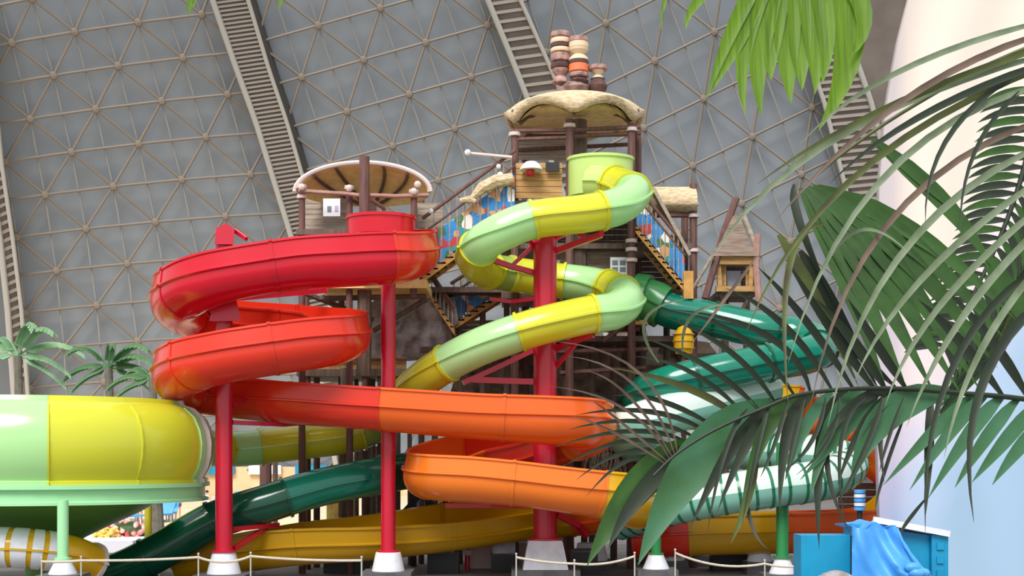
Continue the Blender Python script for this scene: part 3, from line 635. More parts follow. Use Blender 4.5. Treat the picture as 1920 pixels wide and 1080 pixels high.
MB().tube([oc+V((ax*1.01*math.cos(PI*k/28), -.03, hz*1.02*math.sin(PI*k/28))) for k in range(29)], .085, 8).build('roof_rim', M['pale'], lt_)
for k in (7, 11, 18, 22):
    MB().tube([a_[i][k]*.97+oc*.03 if False else oc+(a_[i][k]-oc)*.93 for i in range(9)], .06, 6).build('roof_rib', M['dark'], lt_)
for pts in (((560, 358, 44.3), (655, 364, 44.2), (685, 368, 44.1)), ((690, 366, 44.1), (740, 368, 44.2), (804, 366, 44.3)), ((560, 366, 47), (800, 366, 47)), ((690, 372, 44.1), (716, 388, 45), (720, 392, 46))): bar(lt_, pts, .075, 'brown' if pts[0][2] > 46 else 'pinkwood')
for x, y in ((566, 351), (655, 353), (776, 359), (783, 346)): MB().ball(P(x, y, 44.2), .13, 8, 5).build('post_cap', M['pale'], lt_)
planks(lt_, 572, 652, 372, 432, 46.5, 6, 'greyplank'); planks(lt_, 690, 706, 372, 404, 46.5, 2, 'greyplank', True)
planks(lt_, 776, 830, 380, 440, 46.8, 5, 'greyplank')
p0 = P(622, 389, 44.9); MB().box(p0, (.6, .05, .62)).build('notice_board', M['notice'], lt_, False)
nb3 = [o for o in lt_.children if o.name.startswith('notice_board')][0]
MB().box(p0+V((-.08, -.035, -.06)), (.14, .02, .2)).build('panel_mark', M['noticegrey'], nb3, False); MB().box(p0+V((.17, -.035, -.04)), (.12, .02, .2)).build('panel_mark', mat('mark_pale', (190, 180, 214), .6), nb3, False)
slab(lt_, 555, 800, 440, 44.3, 47.2, .2, 'dark'); slab(lt_, 596, 800, 540, 44.2, 47.2, .3, 'thatch_in')
for pts in (((600, 560, 45), (800, 556, 45)), ((560, 545, 45), (700, 600, 46)), ((800, 560, 45.4), (700, 620, 46))): bar(lt_, pts, .1, 'dark')
pole(lt_, 646, 690, 45.6, .16, 'dark')
for px in (566, 655, 776): pass
# rock face and bamboo fence below the left tower
def rockface(name, label, x0, x1, y0, y1, Y, m, seed, amp=.5, cat='rock'):
    rd = random.Random(seed); nx, nz = max(4, int((x1-x0)/22)), max(4, int((y1-y0)/22))
    root_p = P((x0+x1)/2, 0, Y); g_ = []
    for j in range(nz+1):
        py = y1+(y0-y1)*j/nz
        g_.append([P(x0+(x1-x0)*i/nx+(rd.uniform(-6, 6) if 0 < i < nx else rd.uniform(-14, 14)), py+(rd.uniform(-8, 8) if j == nz else 0), Y)+V((0, rd.uniform(-amp, amp), 0)) for i in range(nx+1)])
    m_ = MB(); m_.loft([r+[p+V((0, 1.2, 0)) for p in r[::-1]] for r in g_], True, True)
    o = m_.build(name, M[m], None, True, 25); tag(o, label, cat); return o
rockface('rock_wall', 'grey sculpted rock wall behind the second red column, above the bamboo fence', 690, 850, 556, 672, 47.9, 'rockgrey', 3, .35)
rockface('rock_wall', 'brown sculpted rock mass under the tall thatched tower', 850, 1330, 640, 985, 49.9, 'rock', 4, .6)
fe = thing('bamboo_fence', 'low tan bamboo fence behind the red slide, below the grey rock wall', 'fence', (P(660, 0, 46.6).x, 46.6, P(0, 705, 46.6).z))
planks(fe, 566, 762, 668, 704, 46.6, 22, 'plank', True, None, 'board', .08)
for y in (674, 698): bar(fe, ((566, y, 46.45), (762, y, 46.45)), .05, 'brown', 'rail')
M['yellowboard'] = mat('yellow_board', (236, 206, 110), .7, (206, 164, 80), 3)
dk = thing('timber_deck', 'dark timber deck on many thin poles behind the second red column', 'platform', (P(680, 0, 46.8).x, 46.8, 0))
slab(dk, 556, 770, 705, 46.0, 49.5, .25, 'dark')
for i, px in enumerate((578, 594, 668, 684, 690, 698, 712, 745, 768)): pole(dk, px, 705, 46.2+(i % 3)*.9, .09+.03*(i % 2), 'dark' if i % 3 else 'brown', None, 'pole')
planks(dk, 672, 712, 835, 880, 48.8, 9, 'log', True, None, 'board'); planks(dk, 612, 668, 926, 975, 49, 8, 'yellowboard', True, None, 'painted_board'); planks(dk, 690, 716, 925, 975, 48.9, 6, 'log', True, None, 'board')
for (x, y0, r, m) in ((498, 845, .25, 'brown'), (516, 850, .11, 'dark')):
    b0 = P(x, 0, 52); tag(pole(None, x, y0, 52, r, m, None, 'timber_post'), 'thick brown timber post on the sand behind the yellow tube' if r > .2 else 'thin dark post beside the thick brown one behind the yellow tube', 'post')
# --- small hut on stilts at the right
ht = thing('lookout_hut', 'small wooden lookout hut with a square window between crossed poles at right', 'hut', (P(1378, 0, 48).x, 48, 0))
planks(ht, 1345, 1362, 488, 545, 47.3, 3, 'plank', True); planks(ht, 1398, 1416, 488, 545, 47.3, 3, 'plank', True)
planks(ht, 1350, 1412, 490, 545, 48.8, 6, 'dark')
MB().beam(P(1338, 488, 47.1), P(1420, 488, 47.1), .3, .34).build('lintel', M['plank'], ht, False); MB().beam(P(1342, 542, 47.1), P(1416, 542, 47.1), .2, .2).build('sill', M['plank'], ht, False)
MB().beam(P(1346, 486, 47.1), P(1350, 545, 47.1), .16, .16).build('window_frame', M['plank'], ht, False); MB().beam(P(1410, 486, 47.1), P(1406, 545, 47.1), .16, .16).build('window_frame', M['plank'], ht, False)
MB().box(P(1376, 522, 47.6), (.5, .1, .55)).build('pane', mat('hut_pane', (150, 156, 176), .2), ht, False)
MB().loft([[P(1332, 480, y), P(1424, 480, y), P(1404, 452, y), P(1388, 405, y), P(1374, 405, y), P(1352, 452, y)] for y in (46.8, 49)], True, True).build('hut_roof', M['log'], ht, False)
for pts, r, m in ((((1322, 560, 46.8), (1356, 440, 47), (1380, 372, 47.2)), .14, 'brown'), (((1424, 580, 46.8), (1418, 500, 46.9), (1420, 440, 47)), .13, 'pinkwood'), (((1420, 470, 47), (1392, 400, 47.2)), .1, 'greyplank'), (((1336, 480, 46.7), (1300, 540, 46.9)), .07, 'greyplank'), (((1350, 548, 47.2), (1368, 600, 47.6)), .1, 'dark'), (((1408, 548, 47.2), (1386, 600, 47.6)), .1, 'dark')):
    bar(ht, pts, r, m, 'pole')
for px in (1360, 1400): pole(ht, px, 560, 48.6, .14, 'dark')
slab(ht, 1342, 1416, 556, 47.2, 49, .16, 'dark')
# ------------------------------------------------------------------ ground things
# blue cabin with a white roof edge and a tarpaulin thrown over it
cb = thing('blue_cabin', 'turquoise panelled cabin with a white roof edge at the foot of the pale screen wall', 'cabin', (P(1640, 0, 31).x, 31, 0))
zt = P(0, 1004, 30).z
MB().para((P(1502, 0, 30).x, 30, 0), (P(1600, 0, 30).x-P(1502, 0, 30).x, 0, 0), (0, .8, 0), (0, 0, zt)).build('front_panel', M['bl_box'], cb, False)
xa, xb, xc = P(1600, 0, 30).x, P(1745, 0, 30).x, P(1776, 0, 30).x
MB().add([(xa, 30.1, 0), (xb, 30.1, 0), (xb, 30.1, zt), (xa, 30.1, P(0, 982, 30).z), (xa, 30.9, 0), (xb, 30.9, 0), (xb, 30.9, zt-.1), (xa, 30.9, P(0, 982, 30).z-.1)],
         [(0, 1, 2, 3), (4, 7, 6, 5), (0, 4, 5, 1), (1, 5, 6, 2), (2, 6, 7, 3), (3, 7, 4, 0)]).build('side_panel', M['bl_box'], cb, False)
MB().para((xb+.01, 29.95, 0), (xc-xb, 0, 0), (0, .8, 0), (0, 0, zt+.01)).build('corner_panel', M['bl_box'], cb, False)
for k in range(5): MB().box((xb+.2, 29.93, zt-.25-k*.32), (.16, .04, .16)).build('panel_rib', M['bl_box'], cb, False)
MB().beam(P(1638, 974, 29.9), P(1780, 1001, 29.9), .12, .14).build('roof_edge', M['white'], cb, False)
MB().para(P(1640, 978, 29.95), P(1776, 1005, 29.95)-P(1640, 978, 29.95), (0, 1, -.2), (0, 0, .05)).build('roof', M['white'], cb, False)
MB().para((P(1594, 0, 30).x, 29.93, 0), (.05, 0, 0), (0, .06, 0), (0, 0, zt)).build('post_trim', M['blackmetal'], cb, False)
def tarp(i, j):
    u, t = i/16, j/16
    tl, tr, bl, br = (1598, 986), (1680, 983), (1597, 1110), (1745, 1110)
    ex = (tl[0]*(1-t)+bl[0]*t, tr[0]+(br[0]-tr[0])*t**1.4)
    px = ex[0]+(ex[1]-ex[0])*u; py = (tl[1]*(1-u)+tr[1]*u)*(1-t)+1112*t+4*math.sin(u*9)*(1-t)
    return P(px, py, 29.75-.35*t-.1*math.sin(u*7+t*3)-.08*math.sin(u*15-t*6)-.2*math.exp(-((u-.35-.6*t)/.12)**2)*t)
g_ = [[tarp(i, j) for i in range(17)] for j in range(17)]
tp = MB().loft([r+[p+V((0, .03, -.01)) for p in r[::-1]] for r in g_], True, True)
top = [[tarp(i, 0)+V((0, 1.6*k/4, .03*math.sin(k+i))) for i in range(17)] for k in range(5)]
tp.loft([r+[p+V((0, 0, -.03)) for p in r[::-1]] for r in top], True, True)
for k in range(9): tp.ball(P(1712+random.uniform(-16, 18), 1074+random.uniform(-10, 12), 29.25+random.uniform(-.08, .08)), .15, 12, 8, (1.3, .7, .8), .1)
tp.tube([P(1682+9*(k/8)**1.4*7, 990+k*12, 29.72-.04*k) for k in range(9)], [.03, .05, .04, .06, .045, .06, .05, .06, .07], 7)
tag(tp.build('tarpaulin', M['tarp'], None, True, 70), 'crumpled bright blue tarpaulin hanging over the turquoise cabin', 'tarp')
rk = MB(); rk.ball(P(1568, 1092, 28.5), .36, 14, 8, (1.2, .8, .75), .06); rk.ball(P(1545, 1094, 28.4), .24, 10, 6, (1, .8, .8), .08)
tag(rk.build('boulder', M['rockgrey']), 'rounded grey boulder in front of the turquoise cabin', 'rock')
tor = thing('reel_stack', 'small stack of blue and white rings behind the ochre slide end', 'ornament', (P(1612, 0, 38).x, 38, 0))
for k in range(5):
    c = P(1612, 954-k*8, 38); MB().lathe(c, [(.1, -.06), (.17, -.04), (.17, .05), (.1, .06)], 14).build('ring', M['white'] if k % 2 else M['tarp'], tor)
MB().tube([(P(1612, 0, 38).x, 38, 0), P(1612, 925, 38)], .08, 8).build('spindle', M['blackmetal'], tor)
bw = thing('timber_screen', 'brown boarded timber screen beside the pale wall, behind the aqua slide', 'screen', (P(1618, 0, 45.5).x, 45.5, 0))
planks(bw, 1572, 1665, 905, 985, 48.2, 6, 'log', False, None, 'board'); planks(bw, 1572, 1665, 985, 1070, 48.2, 5, 'log', False, None, 'board')
# rope barriers
def barrier(label, pts, Y, group=None):
    """pts: (px, py of the post top)"""
    root = thing('rope_barrier', label, 'barrier', (P(pts[0][0], 0, Y).x, Y, 0))
    for a, b in zip(pts, pts[1:]):
        A, B = P(a[0], a[1]+5, Y), P(b[0], b[1]+5, Y); sag = a[2] if len(a) > 2 else .1
        MB().tube([A.lerp(B, t/10)-V((0, 0, sag*4*t/10*(1-t/10))) for t in range(11)], .035, 7).build('rope', M['rope'], root)
    for a in pts:
        p = P(a[0], a[1], Y); o = MB().tube([(p.x, Y, 0), p], .022, 8).build('rope_post', M['steelgrey'], root)
        MB().ball(p+V((0, 0, .02)), .035, 8, 5).build('post_cap', M['steelgrey'], o)
barrier('long sagging rope barrier in front of the left red column', [(78, 1048, .02), (152, 1046, .03), (372, 1040, .14), (470, 1038, .04), (678, 1046, .1)], 34)
barrier('short rope barrier in front of the thick red column pedestal', [(968, 1040, .04), (1077, 1052, .1), (1190, 1038, .1)], 36)
barrier('rope barrier sagging to the right of the dark green column', [(1266, 1032, .2), (1434, 1052, .05), (1500, 1056)], 36.5)
# planters, kiosks, boxes on the paving under the slides
for px, Y, wd, z, lab in ((832, 45, 1.1, .7, 'dark planter box with white lilies under the ochre slide'), (945, 45.5, .9, .6, 'dark grey litter box just left of the thick red column'), (650, 45, 1.5, .75, 'low dark planter left of the second red column'), (1095, 44.4, .9, .8, 'dark box behind the thick red column, to its right'), (1375, 46, 1.6, .6, 'dark low box between the green columns')):
    x = P(px, 0, Y).x; root = thing('planter_box', lab, 'planter', (x, Y, 0))
    MB().box((x, Y, z/2), (wd, .9, z)).build('box', M['blackmetal'], root, False)
    MB().box((x, Y, z+.02), (wd*1.04, .95, .07)).build('rim', M['grey'], root, False)
    if 'lilies' in lab:
        for k in range(5): MB().ball((x-.45+k*.22, Y-.1+random.uniform(-.2, .2), z+.32), .17, 8, 5, (1, 1, 1.3), .12).build('blossom', M['white'], root)
    elif 'litter' in lab: MB().box((x, Y, z+.3), (wd*.9, .8, .55)).build('bin_top', M['rockgrey'], root, False)
for px, py, lab, w_ in ((900, 1040, 'white display counter under the ochre slide, left of the thick column', 1.0), (985, 1005, 'white counter partly hidden by the thick red column', 1.2)):
    p = P(px, 0, 47); root = thing('sales_counter', lab, 'counter', (p.x, 47, 0))
    MB().box((p.x, 47, .45), (w_, .7, .9)).build('front', mat('counter_pink', (206, 184, 178), .7), root, False); MB().box((p.x, 47, .98), (w_*1.1, .9, .12)).build('counter_top', M['white'], root, False)
    MB().box((p.x, 47.3, 1.25), (w_*.9, .2, .4)).build('back_shelf', M['white'], root, False)
rp = thing('thin_red_post', 'thin dark red post with a pale ring under the ochre slide', 'post', (P(876, 0, 46).x, 46, 0))
MB().tube([(P(876, 0, 46).x, 46, 0), P(876, 985, 46)], .1, 10).build('pole', M['red'], rp); MB().lathe(P(876, 1036, 46), [(.1, -.1), (.17, -.08), (.17, .08), (.1, .1)], 12).build('pale_ring', M['pale'], rp)
tf = thing('trestle', 'black diagonal timber trestle right of the second red column', 'frame', (P(810, 0, 47.5).x, 47.5, 0))
for a, b in (((776, 900), (776, 1000)), ((802, 900), (802, 1000)), ((838, 920), (830, 1000)), ((750, 968), (800, 915)), ((795, 930), (838, 975)), ((838, 940), (800, 990)), ((760, 905), (850, 905))):
    MB().beam(P(*a, 47.5), P(*b, 47.5), .2, .2).build('timber', M['blackmetal'], tf, False)
MB().beam(P(776, 1000, 47.5), V((P(776, 0, 47.5).x, 47.5, 0)), .2, .2).build('timber', M['blackmetal'], tf, False); MB().beam(P(830, 1000, 47.5), V((P(830, 0, 47.5).x, 47.5, 0)), .2, .2).build('timber', M['blackmetal'], tf, False)
mu = thing('market_stall', 'pale lilac stall cloths seen through the black trestle', 'stall', (P(790, 0, 60).x, 60, 0))
for x, y0, y1, m in ((762, 965, 1000, (226, 206, 220)), (790, 905, 1000, (206, 186, 214)), (820, 925, 985, (230, 216, 224))):
    a = P(x, y1, 49.6); MB().para(a-V((.28, 0, 0)), (.56, 0, 0), (0, .1, 0), (0, 0, P(0, y0, 49.6).z-a.z)).build('cloth', mat('cloth_%d' % x, m, .8, (160, 140, 190), 4), mu, False)
hd = thing('dry_palm_hut', 'shaggy dry grass roof edge behind the orange slide and palm leaves', 'hut', (P(1160, 0, 46).x, 46, 0))
for k in range(120):
    x = 1100+random.random()*130; p = P(x, 850+random.uniform(-20, 20), 47+random.uniform(-.6, .6)); MB_ = None
    if k == 0: grass = MB()
    grass.tube([p, p+V((random.uniform(-.3, .3), -.2, -.9)), p+V((random.uniform(-.4, .4), -.3, -1.7))], [.035, .03, .01], 4)
gr = grass.build('dry_thatch', mat('dry_thatch', (150, 130, 116), .95, (96, 80, 72), 5), hd); gr['kind'] = 'stuff'
bar(hd, ((1090, 845, 47), (1245, 840, 47)), .12, 'brown'); pole(hd, 1096, 845, 47.2, .12, 'brown'); pole(hd, 1240, 842, 47.4, .12, 'brown')
lan = thing('round_lantern', 'round yellow beehive lantern between the two legs of the teal tube', 'lantern', P(1282, 690, 45.5))
c = P(1282, 664, 45.5)
MB().lathe(c, [(.3, 0), (.36, .25), (.38, .5), (.33, .75), (.2, .95), (.05, 1.02)], 18).build('shade', M['s_yel'], lan)
for z in (.2, .45, .7): MB().lathe(c+V((0, 0, z)), [(.36, -.02), (.405, -.015), (.405, .015), (.36, .02)], 18).build('ring', M['orangewood'], lan)
MB().tube([c, (c.x, c.y, 0)], .1, 8).build('pole', M['brown'], lan)
# ------------------------------------------------------------------ beach far behind
sd = MB(); sd.add([(-60, 62, .03), (0, 62, .03), (0, 126, .35), (-60, 126, .35), (-60, 62, -.1), (0, 62, -.1), (0, 126, -.1), (-60, 126, -.1)], [(0, 1, 2, 3), (4, 7, 6, 5), (0, 4, 5, 1), (1, 5, 6, 2), (2, 6, 7, 3), (3, 7, 4, 0)])
o = sd.build('floor_sand', M['sand'], None, False); o['kind'] = 'structure'
bwall = struct('wall_beach'); MB().box((-22, 127, 1.6), (70, .6, 3.2)).build('low_wall', mat('beach_wall', (236, 204, 160), .8, (214, 180, 140), .4), bwall, False)
for k in range(14): MB().box((-52+k*4.6, 126.4, 2.9), (3.2, .3, .9)).build('painted_panel', M['bl_box'] if k % 3 else M['notice'], bwall, False)
def lounger():
    root = thing('beach_lounger', '', 'lounger', (0, 0, 0))
    MB().box((0, 0, .34), (.7, 1.3, .08)).build('seat', M['tarp'], root, False)
    MB().para((-.35, .62, .36), (.7, 0, 0), (0, .06, 0), (0, .55, .75)).build('backrest', M['tarp'], root, False)
    for x in (-.3, .3):
        for y in (-.55, .6): MB().box((x, y, .15), (.05, .05, .3)).build('leg', M['notice'], root, False)
    return root
lg = lounger()
spots = [(196, 74), (212, 72), (230, 70.5), (247, 69), (296, 70), (308, 72), (8, 74), (24, 76), (412, 72), (452, 80), (466, 84), (262, 78)]
where = ['nearest the bowl cone', 'second from the bowl cone', 'third from the bowl cone', 'just left of the thin yellow column', 'just right of the thin yellow column', 'second to the right of the thin yellow column', 'at the left frame edge under the bowl rim', 'second from the left frame edge', 'beside the left red column', 'right of the left red column', 'second to the right of the left red column', 'behind the thin yellow column']
for k, ((px, Y), wh) in enumerate(zip(spots, where)):
    o = lg if k == 0 else dup(lg)
    Y += 8; o.location = (P(px, 0, Y).x, Y, .03+(Y-62)*.005); o.scale = (1.4, 1.4, 1.4); o.rotation_euler.z = random.uniform(-.4, .4)
    tag(o, 'small blue beach lounger on the sand '+wh, 'lounger', 'blue loungers on the far sand')
# sun umbrellas seen as blue cloths among the loungers
def person(px, Y, shirt, pose, label, hair=(70, 50, 40)):
    Y += 14; zf = .03+(Y-62)*.005; p = P(px, 0, Y); root = thing('person', label, 'person', (p.x, Y, zf))
    sit = pose == 'sit'
    vs = [(0, 0, .95), (0, 0, 1.2), (0, 0, 1.42), (0, 0, 1.52), (0, -.01, 1.66), (.19, 0, 1.4), (.27, -.02, 1.13), (.25, -.12, .9), (-.19, 0, 1.4), (-.28, .0, 1.13), (-.26, -.08, .88), (.1, 0, .9), (.11, -.03, .5), (.11, .0, .08), (.12, -.14, .04), (-.1, 0, .9), (-.12, .02, .5), (-.12, .04, .08), (-.13, -.1, .04)]
    if pose == 'wave': vs[9] = (-.36, 0, 1.55); vs[10] = (-.3, -.03, 1.8)
    if pose == 'walk': vs[12] = (.11, -.14, .5); vs[13] = (.11, -.2, .08); vs[14] = (.12, -.34, .05); vs[17] = (-.12, .2, .1); vs[18] = (-.13, .1, .04)
    if sit: vs = [(x, y, z-.5) if i < 11 else (x, y, z) for i, (x, y, z) in enumerate(vs)]; vs[11] = (.1, 0, .42); vs[15] = (-.1, 0, .42); vs[12] = (.12, -.42, .46); vs[16] = (-.12, -.42, .46); vs[13] = (.12, -.46, .08); vs[17] = (-.12, -.46, .08); vs[14] = (.12, -.6, .04); vs[18] = (-.12, -.6, .04)
    es = [(0, 1), (1, 2), (2, 3), (3, 4), (2, 5), (5, 6), (6, 7), (2, 8), (8, 9), (9, 10), (0, 11), (11, 12), (12, 13), (13, 14), (0, 15), (15, 16), (16, 17), (17, 18)]
    rd = [.14, .13, .13, .055, .1, .065, .045, .035, .065, .045, .035, .095, .065, .045, .04, .095, .065, .045, .04]
    me = bpy.data.meshes.new('body'); me.from_pydata(vs, es, []); me.materials.append(M['skin']); o = bpy.data.objects.new('body', me); C.objects.link(o); o.parent = root
    sk_ = o.modifiers.new('skin', 'SKIN'); me.skin_vertices or None
    for v, r in zip(me.skin_vertices[0].data, rd): v.radius = (r, r)
    me.skin_vertices[0].data[0].use_root = True; sk_.use_smooth_shade = True
    o.modifiers.new('sub', 'SUBSURF').levels = 1; o.modifiers['sub'].render_levels = 1
    dz = -.5 if sit else 0; L0 = V((p.x, Y, zf))
    MB().lathe(L0+V((0, 0, dz)), [(.17, .98), (.165, 1.2), (.18, 1.36), (.1, 1.47)], 12, None, 1.15, .85).build('shirt', mat('shirt_%d' % px, shirt, .8), root)
    MB().lathe(L0+V((0, 0, dz)), [(.2, .78), (.19, .9), (.17, 1.0)], 12, None, 1.1, .9).build('shorts', mat('shorts_%d' % px, (60, 80, 120), .8), root)
    MB().ball(L0+V((0, .02, 1.7+dz)), .115, 10, 6, (1, 1, .9)).build('hair', mat('hair_%d' % px, hair, .8), root)
    return root
person(470, 66, (240, 240, 244), 'walk', 'person in a white shirt walking on the sand right of the left red column')
person(320, 67, (226, 200, 120), 'stand', 'person in a yellow shirt standing beside the blue loungers')
person(334, 69, (232, 120, 110), 'wave', 'person in a coral shirt with one arm raised beside the blue loungers')
person(262, 63.5, (200, 90, 96), 'stand', 'person in a dark pink shirt standing just left of the thin yellow column')
person(388, 70, (250, 250, 250), 'stand', 'person in white standing by the left red column')
# flowering bush, pale lounge deck in front of the loungers
bu = thing('flower_bush', 'pink flowering bush below the bowl, left of the dark green tube', 'bush', (P(238, 0, 58).x, 58, 0))
fm = [mat('petal_pink', (236, 156, 146), .8), mat('petal_light', (244, 206, 196), .8), mat('petal_red', (206, 80, 84), .8)]
bs = [MB(), MB(), MB()]
for k in range(150):
    a, r = random.random()*2*PI, math.sqrt(random.random())*1.05; bs[k % 3].ball(P(240, 0, 58)*1+V((r*math.cos(a), r*math.sin(a)*.6, -P(240, 0, 58).z+.25+random.random()*1.05*(1-r*.4))), .13, 6, 4, (1, 1, .8), .2)
for b_, m in zip(bs, fm): o = b_.build('blossoms', m, bu); o['kind'] = 'stuff'
MB().ball((P(240, 0, 58).x, 58, .5), .9, 12, 8, (1, .6, .7), .1).build('foliage', M['leaf'], bu)
yb = thing('flower_bush', 'small yellow flowering bush at the tip of the dark green tube', 'bush', (P(198, 0, 57).x, 57, 0)); b_ = MB()
for k in range(50): b_.ball((P(198, 0, 57).x+random.uniform(-.5, .5), 57+random.uniform(-.3, .3), .3+random.random()*.6), .12, 6, 4, (1, 1, .8), .2)
o = b_.build('blossoms', mat('petal_yellow', (244, 206, 110), .8), yb); o['kind'] = 'stuff'; MB().ball((P(198, 0, 57).x, 57, .3), .5, 10, 6, (1, .6, .8), .1).build('foliage', M['leaf'], yb)
pd = MB(); pd.box((P(150, 0, 56).x, 57, .25), (5.5, 5, .5)); tag(pd.build('pool_terrace', mat('terrace_white', (226, 222, 232), .8), None, False), 'pale raised terrace below the bowl at left', 'terrace')
# ------------------------------------------------------------------ palms behind at left
def leafstrip(pts, wd, fold=.25, nrm=None):
    """a blade with a folded midrib along pts; wd = full width at the middle"""
    m = len(pts); L_, Mi, R_ = [], [], []
    for i, p in enumerate(pts):
        t = (pts[min(i+1, m-1)]-pts[max(i-1, 0)]).normalized(); s_ = t.cross(nrm if nrm else V((0, 1, 0))).normalized(); n = s_.cross(t)
        q = i/(m-1); w_ = wd/2*(min(1, .35+q*2.6) if q < .25 else 1)*(1-max(0, (q-.45)/.55)**1.6)+.0006
        L_.append(p-s_*w_); Mi.append(p+n*w_*fold); R_.append(p+s_*w_)
    return [[a, b, c] for a, b, c in zip(L_, Mi, R_)]
def q3(a, b, c, n=8):
    a, b, c = V(a), V(b), V(c); ctl = b*2-(a+c)/2
    return [a*(1-t)**2+ctl*2*t*(1-t)+c*t*t for t in [k/n for k in range(n+1)]]
def palm(label, px, pyc, Y, fr, ml, hgt):
    p = P(px, pyc, Y); root = thing('palm_tree', label, 'palm', (p.x, Y, 0))
    MB().tube([(p.x+.3, Y, 0), (p.x+.1, Y, p.z*.5), p], [.3, .24, .18], 9).build('trunk', M['trunk'], root)
    for a, ln, lift, m in fr:
        dr = V((math.cos(a), random.uniform(-.6, .6), 0)); pts = [p+dr*ln*t+V((0, 0, lift*ln*t-ln*(.55+lift*.35)*t*t)) for t in [k/10 for k in range(11)]]
        o = MB().tube(pts, [.05]*5+[.035]*4+[.02]*2, 5).build('frond', M[m], root)
        b_ = MB()
        for k in range(44):
            t = .12+.86*k/44; i = min(int(t*10), 9); q = pts[i].lerp(pts[i+1], t*10-i); tg_ = (pts[i+1]-pts[i]).normalized(); sd_ = tg_.cross(V((0, 0, 1))).normalized()
            for sgn in (-1, 1):
                l_ = ln*.3*(1-.55*t); e = q+tg_*l_*.55+sd_*sgn*l_*.5+V((0, 0, -l_*.45)); b_.loft(leafstrip([q, q.lerp(e, .5)+V((0, 0, .06*l_)), e], l_*.2), False)
        b_.build('leaflets', M[m], o)
    return root
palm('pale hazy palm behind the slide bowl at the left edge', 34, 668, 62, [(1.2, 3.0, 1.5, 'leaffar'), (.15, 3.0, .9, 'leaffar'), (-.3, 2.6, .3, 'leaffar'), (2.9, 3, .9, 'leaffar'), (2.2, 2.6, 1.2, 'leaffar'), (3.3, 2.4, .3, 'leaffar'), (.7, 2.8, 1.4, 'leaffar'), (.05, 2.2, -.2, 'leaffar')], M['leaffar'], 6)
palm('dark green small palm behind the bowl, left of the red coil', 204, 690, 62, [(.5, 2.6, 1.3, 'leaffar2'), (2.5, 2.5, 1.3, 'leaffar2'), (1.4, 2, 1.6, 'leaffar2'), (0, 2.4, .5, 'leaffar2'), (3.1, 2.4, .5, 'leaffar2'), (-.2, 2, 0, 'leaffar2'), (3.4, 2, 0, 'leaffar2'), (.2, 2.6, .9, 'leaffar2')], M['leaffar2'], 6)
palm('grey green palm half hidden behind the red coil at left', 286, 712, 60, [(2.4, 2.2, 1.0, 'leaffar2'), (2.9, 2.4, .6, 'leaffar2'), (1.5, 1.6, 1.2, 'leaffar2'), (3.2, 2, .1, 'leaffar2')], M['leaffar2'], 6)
M['leafblue2'] = mat('leaf_deep_green', (44, 84, 50), .5, (34, 72, 26), 3, trans=.15)
# ------------------------------------------------------------------ palm fronds close to the camera
def blade(root, pts, wpx, m, Y0, Y1=None, fold=.25, n=9, name='leaflet'):
    """leaflet through three photographed points, at its real distance of a few metres"""
    Y1 = Y0 if Y1 is None else Y1
    a, b, c = P(*pts[0], Y0), P(*pts[1], (Y0+Y1)/2), P(*pts[2], Y1)
    return MB().loft(leafstrip(q3(a, b, c, n), wpx*Y0/F, fold), False).build(name, M[m], root, True, 80)
def stem(root, pts, wpx, m, Y0, Y1, name='rachis'):
    k = len(pts); c = catmull([P(x, y, Y0+(Y1-Y0)*i/(k-1)) for i, (x, y) in enumerate(pts)], 5); n = len(c)
    r = [(wpx*(1-.55*i/(n-1)))*.5*Y0/F for i in range(n)]
    return MB().tube(c, r, 7).build(name, M[m], root)
# bright fan hanging in from above
f1 = thing('palm_frond', 'bright yellow green fan leaf hanging down from the top edge', 'palm leaf', P(1480, -120, 6))
stem(f1, [(1600, -330), (1540, -220), (1480, -110)], 24, 'leafolive', 5.6, 6)
for pts, w_ in ((((1470, -110), (1330, -20), (1286, 56)), 22), (((1470, -110), (1385, 30), (1326, 185)), 28), (((1475, -110), (1395, 60), (1322, 184)), 24), (((1478, -110), (1402, 60), (1398, 216)), 34), (((1480, -110), (1428, 60), (1428, 220)), 46), (((1485, -110), (1452, 60), (1446, 150)), 34),
                (((1490, -110), (1476, 60), (1484, 195)), 50), (((1495, -110), (1500, 60), (1504, 170)), 44), (((1500, -110), (1526, 50), (1528, 178)), 46), (((1510, -110), (1548, 40), (1540, 160)), 36), (((1520, -110), (1592, 60), (1534, 246)), 62), (((1525, -110), (1616, 10), (1590, 110)), 36), (((1460, -110), (1290, -60), (1240, 60)), 14)):
    blade(f1, pts, w_, 'leaflime', 6, 5.9)
for lab, bx, by, tips in (('small green leaf tip at the top edge above the second rib', 356, -60, ((352, 30), (362, 16))), ('tiny green leaf tip at the top edge right of the second rib', 522, -60, ((524, 16), (514, 2)))):
    g_ = thing('palm_frond', lab, 'palm leaf', P(bx, by, 6)); stem(g_, [(bx+40, by-160), (bx+10, by-60), (bx, by)], 12, 'leafolive', 6, 6)
    for t in tips: blade(g_, ((bx, by), ((bx+t[0])/2+4, (by+t[1])/2), t), 16, 'leaflime', 6)
